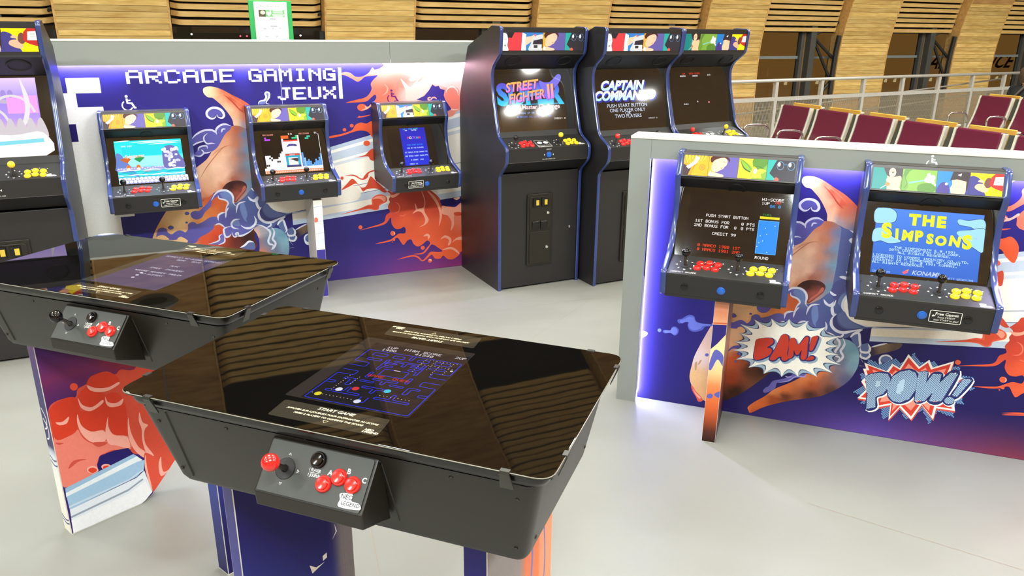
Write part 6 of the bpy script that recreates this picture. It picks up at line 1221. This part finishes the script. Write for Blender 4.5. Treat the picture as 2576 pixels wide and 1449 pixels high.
def table(cx, cy, az, hl, label, scr, ball, leg_fn, du=0.0):
    root = thing('cocktail_arcade_table', label, 'arcade machine', (cx, cy, 0), R(az), 'cocktail arcade tables')
    hw = .284; H_ = 1.0
    q = fillet([(-hl, -hw), (hl, -hw), (hl, hw), (-hl, hw)], .035, 6, True)
    g = MB().prism(q, lambda x, y, t: (x, y, t), H_-.007, H_).build('glass_top', GLASSBLK, root, bevel=.0012)
    MB().tube([(x, y, H_-.0026) for x, y in q], .0013, 6, True).build('edge_highlight', mat('glass_edge_highlight', (128, 124, 112), .15), g, smooth=True)  # lighter tube stands in for the bright highlight along the glass edge
    cv = Canvas(); scr(cv); cv.build('screen', SCREENT, g, lambda x, y, d: (x+du, y, H_+.0003+d), None, .00004)
    cv = Canvas(); label_plate(cv, 1); cv.build('instruction_print', UNDERG, g, lambda x, y, d: (x+du, y, H_+.0003+d), None, .00004)
    cv = Canvas(); label_plate(cv, -1); cv.build('instruction_print', UNDERG, g, lambda x, y, d: (x+du, y, H_+.0003+d), None, .00004)
    # rolled rim and tapered tub
    b = MB(); prof = [(-.012, .992), (-.012, .978), (-.016, .968), (-.030, .962), (-.034, .958)]; n = len(q); vs = []
    for o, z in prof:
        vs += [(x*(hl+o)/hl, y*(hw+o)/hw, z) for x, y in q]
    b.add(vs, [(i*n+j, i*n+(j+1) % n, (i+1)*n+(j+1) % n, (i+1)*n+j) for i in range(len(prof)-1) for j in range(n)]+[tuple(range(n))])
    b.build('rim', RIM, root, smooth=45)
    bl, bw_ = hl-.064, .215; tl, tw = hl-.026, .262
    b = MB(); qa = fillet([(-tl, -tw), (tl, -tw), (tl, tw), (-tl, tw)], .03, 5, True); qb = fillet([(-bl, -bw_), (bl, -bw_), (bl, bw_), (-bl, bw_)], .025, 5, True); n = len(qa)
    b.add([(x, y, .962) for x, y in qa]+[(x, y, .772) for x, y in qb]+[(x*.985, y*.97, .760) for x, y in qb], [(r*n+j, r*n+(j+1) % n, (r+1)*n+(j+1) % n, (r+1)*n+j) for r in (0, 1) for j in range(n)]+[tuple(range(2*n, 3*n))])
    tub = b.build('tub', BLACK2, root, smooth=40)
    fr_ = lambda x, z, o=0: Vector((x, -(bw_+(tw-bw_)*(z-.772)/.19)-o, z))
    # folded end flanges, seam and screws on the front face
    for s0, s1, z0, z1 in ((.135, .148, .942, .795),): MB().tube([fr_(s0+du, z0, .0), fr_(s1+du, z1, .0)], .0016, 4).build('seam', HOODM, tub)
    MB().tube([fr_(-tl+.075, .955, .0), fr_(-bl+.045, .778, .0)], .002, 4).build('seam', HOODM, tub)
    def screw(p, d):
        M = Matrix.Translation(p) @ Vector((0, 0, 1)).rotation_difference(Vector(d)).to_matrix().to_4x4()
        MB().lathe([(.0042, -.001), (.0042, .0012), (.003, .002), (.0018, .0012)], 8, M).build('screw', DKSTEEL, tub)
    for x, z in ((-tl+.045, .925), (-bl+.02, .795), (-.225, .945), (.28, .945), (tl-.045, .925), (bl-.02, .795), (-.06, .948), (.13, .948)): screw(fr_(x, z), (0, -1, -.2))
    for y, z in ((-.17, .93), (.19, .93), (.18, .80), (-.18, .80)): screw((bl+(tl-bl)*(z-.772)/.19, y, z), (1, 0, -.2))
    # glass clips
    for x, y, ax in ((-.395, -hw, 'y'), (.395, -hw, 'y'), (hl, -.19, 'x'), (hl, .215, 'x'), (-.40, hw, 'Y'), (.40, hw, 'Y'), (-hl, -.2, 'X'), (-hl, .205, 'X')):
        sg = -1 if ax in 'yX' else 1
        sec = [(.006, H_+.0012), (-.004, H_+.0012), (-.0045, H_-.005), (.010, H_-.042), (.011, H_-.038), (-.002, H_-.004), (-.001, H_), (.006, H_)]
        if ax in 'yY': f = lambda p, z, t: (x+t*(1 if z > H_-.03 else 1.5), y-sg*p*1.0, z)
        else: f = lambda p, z, t: (x-sg*p, y+t*(1 if z > H_-.03 else 1.5), z)
        MB().prism(sec, f, -.009, .009).build('glass_clip', DKSTEEL, root)
    # control box
    x0, x1 = -.106+du, .133+du; sec = [(-.255, .952), (-.262, .953), (-.333, .874), (-.330, .841), (-.228, .800)]
    cb = MB().prism(sec, lambda p, z, t: (t, p, z), x0, x1).build('control_box', BLACK2, root, bevel=.0025)
    M = frame_on(Vector((x0, -.2628, .9536)), (1, 0, 0), (0, .071, .079)); fz = Vector((0, .071, .079)).normalized()
    pl = MB().prism(fillet([(.006, -.103), (x1-x0-.006, -.103), (x1-x0-.006, -.003), (.006, -.003)], .005, 3, True), lambda p, q_, t: M @ Vector((p, q_, t)), .0, .0014).build('control_plate', mat('plate_grey_black', (52, 54, 50), .45), cb)
    at = lambda a, t: xlate(M, a+.106, -t, .0014)
    joystick(root, at(-.053, .054), ball, .055, .0178)
    button(root, at(.012, .025), BLKGLOSS, name='start_button', label='black push button')
    for a, t in ((.038, .066), (.066, .048), (.098, .056)): button(root, at(a, t), RED)
    cv = Canvas(); w_ = (232, 230, 224)
    for t, a, b_ in (('A', .044, .044), ('B', .082, .034), ('C', .118, .044)): cv.text(t, a+.106, -b_-.004, .014, w_, 'c', .02)
    cv.text('1 PLAYER', .117, -.0475, .0078, w_, 'c', .01, 0, .8); cv.rect(w_, .106, -.0505, .128, -.0496); cv.text('1 JOUEUR', .118, -.0575, .0078, w_, 'c', .01, 0, .8)
    cv.ring((20, 20, 20), .0012, .053, -.054, .021)
    for a, t in ((0, 26), (90, 26), (180, 26), (270, 26)):
        ca, sa = math.cos(R(a)), math.sin(R(a)); X, Y = .053+ca*.027, -.054+sa*.027; tri = [(X+ca*.004, Y+sa*.004), (X-sa*.003, Y+ca*.003), (X+sa*.003, Y-ca*.003)]; cv.line(w_, .0009, tri+[tri[0]], False)
    logo_neo(cv, .184, -.099, .048); cv.build('plate_print', PRINT, pl, lambda p, q_, d: M @ Vector((p, q_, .0016+d)))
    leg_fn(root, hl)
    return root
def slab(root, c0, ang, ln_, th, z1, print_fn=None, chamfer=0, z0=0, end_fn=None, edge=(34, 30, 96)):
    """upright board: front face starts at c0 and runs along ang; thickness goes back from the face"""
    a = R(ang); U = Vector((math.cos(a), math.sin(a), 0)); N = Vector((-math.sin(a), math.cos(a), 0)); O = Vector((c0[0], c0[1], 0))
    poly = [(0, z0), (.25, z0), (.30, z0+.026), (ln_, z0+.026+(ln_-.30)*.96), (ln_, z1), (0, z1)] if chamfer else [(0, z0), (ln_, z0), (ln_, z1), (0, z1)]
    b = MB().prism(poly, lambda p, q, t: O+U*p+N*t+Vector((0, 0, q)), 0, th).build('pedestal_board', mat('pedestal_edge', (222, 220, 212), .5), root)
    if print_fn:
        cv = Canvas(); print_fn(cv); cl = (.002, z0+.004, ln_-.001, z1)+(((-.46, 1, -.113), (-.96, 1, -.260)) if chamfer else ())
        o = cv.build('board_print', PRINT, b, lambda x, y, d: O+U*x-N*(.0004+d)+Vector((0, 0, y)), cl)
    cv = Canvas(); (end_fn or (lambda c_: c_.vgrad([(0, (30, 26, 86)), (.4, (52, 66, 150)), (.7, (46, 40, 126)), (1, (34, 28, 96))], .002, z0+.003, th-.002, z1)))(cv)
    cv.build('board_print', PRINT, b, lambda x, y, d: O+N*x-U*(.0004+d)+Vector((0, 0, y)), (.002, z0+.003, th-.002, z1))
    return b
def prt_navy(cv):
    bg_grid(cv, lambda x, y: mixc(mixc((30, 24, 92), (52, 62, 156), 1-abs((y-.30+.5*(x-.15))/.22)) , (128, 122, 128), (x-.235)/.03), 0, 0, .32, .77, 32, 40)
    cv.line((110, 104, 110), .0008, [(.272, 0), (.272, .77)]); cv.poly((238, 236, 230), [(.172, .41), (.19, .395), (.215, .40), (.19, .388), (.178, .382)]); cv.poly((238, 236, 230), [(.21, .42), (.222, .425), (.222, .41), (.21, .405)]); cv.poly((222, 222, 232), [(.250, .50), (.256, .475), (.24, .455), (.252, .475)])
    cv.ell((90, 88, 130), .018, .735, .004)
def prt_orange(cv):
    bg_grid(cv, lambda x, y: mixc((146, 140, 142), (226, 120, 76), (x-.14)/.03) if x < .24 else (236, 150, 110), 0, 0, .32, .77, 32, 12)
    cv.line((110, 120, 190), .008, [(.19, .4), (.2, .55), (.195, .65), (.215, .76)]); cv.line((110, 120, 190), .006, [(.25, .35), (.265, .5), (.25, .65)])
def legs_near(root, hl):
    slab(root, (-.33, -.15), 62, .30, .061, .77, prt_navy)
    slab(root, (.295, -.12), 80, .30, .061, .77, prt_orange)
def prt_red(cv):
    bg_grid(cv, lambda x, y: mixc(mixc((60, 34, 110), (118, 44, 92), 1-abs((y-.6)/.14)), (150, 40, 60), (x-.16)/.14*(y > .55)), 0, 0, .48, .77, 24, 40)
    draw_art(cv, ART_LEG, 'T', lambda p: (p[0], p[1]), 1)
def end_red(cv):
    cv.vgrad([(0, (238, 234, 220)), (.28, (240, 238, 230)), (.42, (216, 222, 234)), (.45, (36, 30, 90)), (.75, (44, 34, 100)), (1, (96, 40, 110))], .0, 0, .062, .77, 40)
    for y in (.28, .30, .045, .06): cv.line((60, 66, 120), .006, [(0, y), (.03, y-.008), (.06, y+.004)])
    for y, r_ in ((.40, .03), (.44, .022)): cv.line((226, 228, 240), .006, [(.05, y+.05), (.02, y+.02), (.03, y-.02), (.05, y-.03)])
def legs_far(root, hl):
    slab(root, (-.405, -.155), 70, .46, .061, .77, prt_red, .03, 0, end_red)
    slab(root, (.262, -.133), 70, .30, .061, .77, prt_navy)
table(-.283, 1.558, -20.1, .4785, 'cocktail arcade table with a red ball stick and a blue maze on its screen', scr_maze, RED, legs_near)
table(-1.134, 2.322, -20.0, .505, 'cocktail arcade table with a black ball stick and a dim score list screen', scr_score, BLKGLOSS, legs_far, .02)

# ------------------------------------------------------------------ railing in front of the bamboo wall
RZ = R(29.6); RU = Vector((math.cos(RZ), math.sin(RZ), 0)); RP = Vector((3.23, 11.72, 0))
rl = thing('railing', 'grey metal railing with mesh infill in front of the bamboo wall', 'railing', RP, RZ)
RAILM = mat('rail_paint', (196, 192, 184), .35, .3); MESHM = mat('mesh_infill', (150, 140, 118), .5)
MB().tube([(-3.2, 0, 1.045), (8.3, 0, 1.045)], .026, 10).build('handrail', RAILM, rl, smooth=True)
for i in range(-3, 8): MB().bb((-.03+1.03*i+.95, -.012, 0), (.03+1.03*i+.95, .05, 1.03)).build('post', RAILM, rl, bevel=.004)
MB().bb((-3.2, -.006, .735), (7.4, .02, .795)).build('mid_rail', RAILM, rl)
MB().bb((-3.2, -.006, .02), (7.4, .02, .07)).build('bottom_rail', RAILM, rl)
m_ = MB()
for i in range(420): x = -3.2+10.6*i/420; m_.bb((x-.0035, .0, .07), (x+.0035, .006, .735))
for i in range(6): z = .15+.1*i; m_.bb((-3.2, .006, z-.003), (7.4, .01, z+.003))
m_.build('mesh_infill', MESHM, rl, kind='stuff')
for z0, z1 in ((.52, .52), (.30, .30)): MB().tube([(-3.2, .14, z0-.16), (7.4, .14, z1+.42)], .014, 8).build('ramp_rail', RAILM, rl, smooth=True)

# ------------------------------------------------------------------ airport seating: back-to-back rows
BURG = mat('burgundy_leather', (98, 26, 52), .32, noise=.05, nscale=60, bump=.04); FRAMEP = mat('pale_seat_frame', (204, 200, 184), .4); GAPM = mat('dark_seat_panel', (62, 62, 54), .55); OAK = wood('oak_edge', (222, 160, 60), (240, 190, 90), .4, .05); BEAM = mat('seat_beam', (150, 150, 144), .35, .6)
def seats(origin, n, label, other=True, armskip=()):
    az = R(-69.3); root = thing('seat_row', label, 'bench', origin, az, 'airport seat rows')
    # local: x along the row, -y is the facing side
    def one(x, sg, parts=True):
        f = lambda d, z: (sg*-1*d, z)            # d forward
        w_ = .238
        back = [(.02, .44), (-.055, .60), (-.105, .78), (-.125, .90)]
        fr_ = fillet(back, .1, 4)
        def slab_(w0, w1, th, off, m, nm, pts, bev=.01):
            poly = [(p[0]+off, p[1]) for p in pts]+[(p[0]+off-th, p[1]-.004) for p in reversed(pts)]
            return MB().prism(poly, lambda p, q, t: (t, -sg*p, q), x+w0, x+w1).build(nm, m, root, bevel=bev, seg=3)
        slab_(-w_, w_, .05, .03, BURG, 'backrest', fr_, .018)
        slab_(-w_, w_, .012, -.022, GAPM, 'back_shell', [(p[0], p[1]-.004) for p in fr_], .003)
        for s0 in (-1, 1): slab_(s0*(w_+.014)-.012, s0*(w_+.014)+.012, .05, .034, FRAMEP, 'side_frame', [(p[0], p[1]-.005) for p in fr_], .006)
        seat = fillet([(.0, .43), (.20, .435), (.42, .455), (.47, .44)], .05, 3); poly = seat+[(p[0], p[1]-.05) for p in reversed(seat)]
        MB().prism(poly, lambda p, q, t: (t, -sg*p, q), x-w_, x+w_).build('seat_pad', BURG, root, bevel=.015, seg=3)
    def arm(x, sg):
        p = [(x, -sg*(.02), .50), (x, -sg*.03, .60), (x, -sg*.10, .645), (x, -sg*.30, .655), (x, -sg*.37, .64), (x, -sg*.39, .58), (x, -sg*.36, .44)]
        MB().tube([Vector(q) for q in [tuple(v) for v in catmull(p, 4, False)]], .014, 8).build('armrest', CHROME, root, smooth=True)
    for i in range(n):
        x = .62*i+.285; one(x, 1)
        MB().prism([(-.075, .60), (-.125, .78), (-.14, .885), (-.155, .88), (-.14, .77), (-.09, .59)], lambda p, q, t: (t, -p, q), x+.268, x+.352).build('gap_panel', GAPM, root)
        arm(x-.31, 1)
    arm(.62*n-.025, 1)
    if other:
        for i in range(n): one(.62*i+.285+.22, -1) if False else None
    MB().bb((-.1, -.30, .36), (.62*n+.05, -.22, .42)).build('beam', BEAM, root, bevel=.008)
    for x in [.31*2*i for i in range(0, n+1, 2)]:
        MB().bb((x-.03, -.45, 0), (x+.03, .05, .03)).build('foot', BEAM, root, bevel=.01); MB().bb((x-.025, -.29, .03), (x+.025, -.23, .36)).build('leg', BEAM, root)
    return root
def seats_back(origin, n, label):
    az = R(-69.3+180); root = thing('seat_row', label, 'bench', origin, az, 'airport seat rows'); return root
ROWD = Vector((math.cos(R(-69.3)), math.sin(R(-69.3)), 0)); ROWN = Vector((-math.sin(R(-69.3)), math.cos(R(-69.3)), 0))   # ROWN: behind the row
def row_pair(p0, n, front_label, back_label):
    seats(p0, n, front_label)
    az = R(110.7); root = thing('seat_row', back_label, 'bench', p0+ROWN*.42, R(-69.3), 'airport seat rows')
    for i in range(n):
        x = .62*i+.285; w_ = .238; fr_ = fillet([(-.02, .44), (-.075, .60), (-.11, .78), (-.12, .918)], .1, 4)
        for th, off, m, nm, bev, dz in ((.05, .03, BURG, 'backrest', .015, -.03), (.022, -.022, OAK, 'back_shell', .004, .0)):
            poly = [(p[0]+off, p[1]+dz) for p in fr_]+[(p[0]+off-th, p[1]-.002+dz) for p in reversed(fr_)]
            MB().prism(poly, lambda p, q, t: (t, p, q), x-w_, x+w_).build(nm, m, root, bevel=bev)
        MB().prism([(-.155, .880), (-.11, .888), (-.11, .902), (-.155, .898)], lambda p, q, t: (t, p, q), x-w_-.01, x+w_+.01).build('shell_rail', FRAMEP, root)
        seat = fillet([(.0, .43), (.20, .435), (.42, .455), (.47, .44)], .05, 3); poly = seat+[(p[0], p[1]-.05) for p in reversed(seat)]
        MB().prism(poly, lambda p, q, t: (t, p, q), x-w_, x+w_).build('seat_pad', BURG, root, bevel=.015)
    MB().bb((-.1, .22, .36), (.62*n+.05, .30, .42)).build('beam', BEAM, root, bevel=.008)
    for x in [.62*i for i in range(0, n+1, 2)]: MB().bb((x-.03, -.05, 0), (x+.03, .45, .03)).build('foot', BEAM, root); MB().bb((x-.025, .23, .03), (x+.025, .29, .36)).build('leg', BEAM, root)
row_pair(Vector((3.337, 9.751, 0))-ROWN*(.125), 7, 'row of burgundy leather seats nearest the low partition, facing the arcade', 'yellow-edged seat row back to back with the nearest burgundy row')
row_pair(Vector((6.83, 11.551, 0))-ROWN*(.125), 4, 'second row of burgundy seats in front of the seated person', 'yellow-edged seat row the person in black sits on')

# ------------------------------------------------------------------ seated person, seen from behind
def person():
    bx = Vector((6.83, 11.551, 0))+ROWD*.235+ROWN*.56; az = R(-69.3)            # faces away from the arcade
    root = thing('person', 'person with short dark hair in a black top with a strap, seated with back turned', 'person', bx, R(20.7))
    # local: +x forward, y to the person's left
    V_ = [(0, 0, .60, .145), (-.01, 0, .68, .15), (-.02, 0, .80, .155), (-.01, 0, .95, .14), (.01, 0, 1.02, .062), (.025, 0, 1.07, .052),
          (0, .17, .97, .075), (.04, .23, .74, .05), (.24, .17, .62, .038), (.32, .13, .60, .03), (0, -.17, .97, .075), (.04, -.23, .74, .05), (.24, -.17, .62, .038), (.32, -.13, .60, .03),
          (.05, .10, .57, .10), (.44, .12, .54, .075), (.46, .12, .10, .05), (.58, .12, .05, .04), (.05, -.10, .57, .10), (.44, -.12, .54, .075), (.46, -.12, .10, .05), (.58, -.12, .05, .04)]
    E_ = [(0, 1), (1, 2), (2, 3), (3, 4), (4, 5), (3, 6), (6, 7), (7, 8), (8, 9), (3, 10), (10, 11), (11, 12), (12, 13), (0, 14), (14, 15), (15, 16), (16, 17), (0, 18), (18, 19), (19, 20), (20, 21)]
    me = bpy.data.meshes.new('body'); me.from_pydata([v[:3] for v in V_], E_, []); o = link(bpy.data.objects.new('body', me), root)
    me.materials.append(mat('black_cloth', (30, 32, 34), .8)); s = o.modifiers.new('skin', 'SKIN'); sv = me.skin_vertices[0].data
    for i, v in enumerate(V_): sv[i].radius = (v[3], v[3])
    sv[0].use_root = True; o.modifiers.new('sub', 'SUBSURF').levels = 2; o.modifiers['sub'].render_levels = 2
    sk = mat('skin', (232, 176, 144), .5)
    hd = MB(); n = 20; prof = []
    rows = [(1.03, .045, -.01), (1.07, .055, .0), (1.10, .066, .01), (1.14, .082, .016), (1.18, .092, .012), (1.22, .092, .004), (1.255, .076, -.004), (1.28, .045, -.006), (1.29, .012, -.006)]
    vs = [(x0+r_*1.12*math.cos(2*math.pi*i/n)+.03, r_*.86*math.sin(2*math.pi*i/n), z) for z, r_, x0 in rows for i in range(n)]
    hd.add(vs, [(j*n+i, j*n+(i+1) % n, (j+1)*n+(i+1) % n, (j+1)*n+i) for j in range(len(rows)-1) for i in range(n)]+[tuple(range((len(rows)-1)*n, len(rows)*n))])
    h = hd.build('head', sk, root, smooth=True)
    for sg in (-1, 1): MB().lathe([(.006, -.012), (.03, 0), (.006, .012)], 10, Matrix.Translation((.03, sg*.082, 1.165)) @ Matrix.Rotation(R(90), 4, 'X')).build('ear', sk, h, smooth=True); MB().lathe([(.003, -.006), (.011, 0), (.003, .006)], 8, Matrix.Translation((.128, sg*.032, 1.175)) @ Matrix.Rotation(R(90), 4, 'Y')).build('eye', mat('eye_dark', (30, 26, 24), .2), h)
    MB().add([(.125, -.014, 1.15), (.125, .014, 1.15), (.158, 0, 1.148), (.122, 0, 1.19)], [(0, 1, 2), (0, 2, 3), (1, 3, 2)]) if False else None
    nb = MB(); nb.add([(.118, -.016, 1.142), (.118, .016, 1.142), (.155, 0, 1.146), (.120, 0, 1.19)], [(0, 2, 1), (0, 3, 2), (1, 2, 3), (0, 1, 3)]); nb.build('nose', sk, h)
    MB().box((.124, 0, 1.118), (.008, .045, .010)).build('mouth', mat('lips', (190, 110, 100), .5), h, bevel=.003)
    random.seed(5); hb = MB(); k = 0
    hr = [(1.085, .068, -.022), (1.11, .080, -.012), (1.14, .094, -.004), (1.18, .104, .0), (1.22, .106, .0), (1.26, .094, -.002), (1.29, .066, -.004), (1.306, .02, -.004)]
    vs = []
    for z, r_, x0 in hr:
        for i in range(24):
            a = 2*math.pi*i/24; front = max(0, math.cos(a)-.35)
            rr = (r_+random.uniform(-.006, .009))*(1-.30*front*(1 if z < 1.24 else .2)); vs.append((x0+.02+rr*1.1*math.cos(a), rr*.9*math.sin(a), z+random.uniform(-.004, .006)))
    hb.add(vs, [(j*24+i, j*24+(i+1) % 24, (j+1)*24+(i+1) % 24, (j+1)*24+i) for j in range(len(hr)-1) for i in range(24)]+[tuple(range((len(hr)-1)*24, len(hr)*24))])
    hb.build('hair', mat('brown_hair', (74, 58, 40), .5, noise=.35, nscale=60, stretch=(1, 1, 4)), h, smooth=True)
    MB().tube(catmull([(.14, -.10, .80), (.08, -.12, 1.0), (-.06, -.10, 1.06), (-.155, -.02, .92), (-.175, .08, .76), (-.16, .15, .62)], 5, False), .016, 6).build('strap', mat('grey_strap', (84, 78, 70), .7), root, smooth=True)
person()

# ------------------------------------------------------------------ notice board behind the back partition
nb_ = thing('notice_stand', 'green framed first aid notice standing behind the back partition', 'notice board', FA.P(-1.20, -.55, 0), FA.az)
GRN = mat('green_board', (34, 168, 84), .5)
MB().bb((-.145, 0, .02), (.145, .02, 1.914)).build('board', GRN, nb_, bevel=.004)
MB().bb((-.17, -.10, 0), (.17, .14, .02)).build('foot', mat('notice_foot', (90, 92, 92), .5), nb_)
fo = MB(); fo.prism([(-.112, 1.50), (.112, 1.50), (.112, 1.905), (-.112, 1.905)], lambda p, q, t: (p, t, q), -.012, 0)
f_ = fo.build('frame', mat('silver_frame', (222, 220, 214), .35), nb_, bevel=.004)
cv = Canvas(); cv.rect((250, 252, 252), -.095, 1.515, .095, 1.888)
cv.text("GUIDE D'UTILISATION DU", -.085, 1.872, .0125, (80, 84, 90), 'l', .01); cv.rect((122, 188, 130), -.082, 1.806, .092, 1.852); cv.rect((88, 84, 66), -.082, 1.806, -.036, 1.852); cv.ell((236, 226, 196), -.055, 1.834, .016, .013)
cv.poly((250, 252, 250), [(-.014, 1.812), (-.03, 1.83), (-.026, 1.842), (-.014, 1.838), (-.002, 1.842), (.002, 1.83)], True); cv.ell((250, 252, 250), -.003, 1.846, .005)
for x0, x1, y in ((.014, .08, 1.846), (.014, .082, 1.834), (.006, .09, 1.82), (.014, .08, 1.811)): cv.rect((236, 248, 236), x0, y-.003, x1, y+.003)
cv.rect((170, 196, 210), -.075, 1.756, .092, 1.759)
for x, y, l in ((-.012, 1.79, .04), (-.01, 1.742, .045), (-.06, 1.725, .02), (0, 1.728, .01), (.05, 1.728, .01), (-.05, 1.672, .02), (.02, 1.672, .015)): cv.rect((150, 152, 156), x, y, x+l, y+.005)
cv.rect((140, 206, 240), -.09, 1.515, -.05, 1.66); cv.rect((250, 252, 252), -.082, 1.655, -.05, 1.70); cv.rect((140, 206, 240), .06, 1.515, .095, 1.66)
cv.build('poster', PRINT, f_, lambda x, y, d: (x, -.0125-d, y))

# ------------------------------------------------------------------ outside at night: aircraft and apron lights
ap = thing('airplane', 'pale aircraft with dark lettering parked in the night beyond the windows', 'airplane', W(30, 24, 0), WZ)
PLN = emis('airframe_lit_amber', (160, 116, 58), .34, .5); PLN.node_tree.nodes['Principled BSDF'].inputs['Base Color'].default_value = lin((190, 170, 130))+(1,)  # amber floodlighting put in as a glow of the fuselage itself
b = MB(); n = 24; prof = [(-16, .2), (-15, 1.0), (-12.5, 1.8), (-9, 2.05), (12, 2.05), (18, 1.4), (24, .3)]
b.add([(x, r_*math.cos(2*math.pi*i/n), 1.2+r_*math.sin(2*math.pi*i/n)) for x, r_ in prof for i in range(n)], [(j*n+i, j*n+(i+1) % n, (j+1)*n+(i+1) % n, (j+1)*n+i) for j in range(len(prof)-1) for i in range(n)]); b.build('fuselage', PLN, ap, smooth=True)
b = MB()
for i in range(40):
    x = -9+.52*i; b.bb((x-.05, -1.70, -.06), (x+.05, -1.64, .26))
b.build('cabin_windows', emis('cabin_glow', (220, 200, 150), .6), ap, kind='stuff')
cv = Canvas(); cv.text('AIR FRANCE', -1.4, .45, .75, (96, 66, 34), 'l', .02, .25, 1.25); cv.build('lettering', PRINT, ap, lambda x, y, d: (x, -math.sqrt(max(.1, 2.05**2-(y-1.2)**2))-.02, y))
MB().bb((-6, -1.5, -.9), (-5.4, -.9, .2)).build('gear', STEELP, ap); MB().bb((6, -1.5, -.9), (6.6, -.9, .2)).build('gear', STEELP, ap)
gr_ = MB(); gr_.add([W(-40, 12.2, -.9), W(60, 12.2, -.9), W(60, 70, -.9), W(-40, 70, -.9)], [(0, 1, 2, 3)]); gr_.build('ground', mat('apron', (40, 36, 30), .7), kind='structure')
def dot(x, d, z, c, r_, nm, lb, grp):
    m = emis('glow_%d_%d_%d' % c, c, 14)
    o = MB().lathe([(r_*.3, -r_*.95), (r_*.9, -r_*.4), (r_, 0), (r_*.9, r_*.4), (r_*.3, r_*.95)], 8, Matrix.Translation(W(x, d, z))).build(nm, m)
    tag(o, lb, 'lamp', grp); q = W(x, d, 0); MB().bb((q.x-.006, q.y-.006, -.9), (q.x+.006, q.y+.006, z-r_*.8)).build('mast', STEELP, o)
for i in range(12): dot(1.9+.135*i, 16.0, 1.49-.002*i, (255, 40, 60), .014, 'runway_light', 'tiny red light in the night outside the windows', 'red lights outside')
for i in range(4): dot(1.80+.122*i, 16.5, 1.60, (255, 40, 60), .014, 'runway_light', 'tiny red light in the night outside the windows', 'red lights outside')
for x, z in ((-2.6, 1.46), (-1.6, 1.62), (-.9, 1.62), (-.5, 1.63), (.9, 1.63), (2.3, 1.63), (2.9, 1.62), (5.2, 1.62), (9.6, 1.45), (13.6, 1.30)): dot(x, 16.2, z, (255, 250, 235), .016, 'apron_light', 'tiny white light in the night outside the windows', 'white lights outside')
dot(17.6, 16.4, 1.15, (240, 240, 20), .04, 'apron_sign', 'yellow light outside beyond the bamboo columns', None)
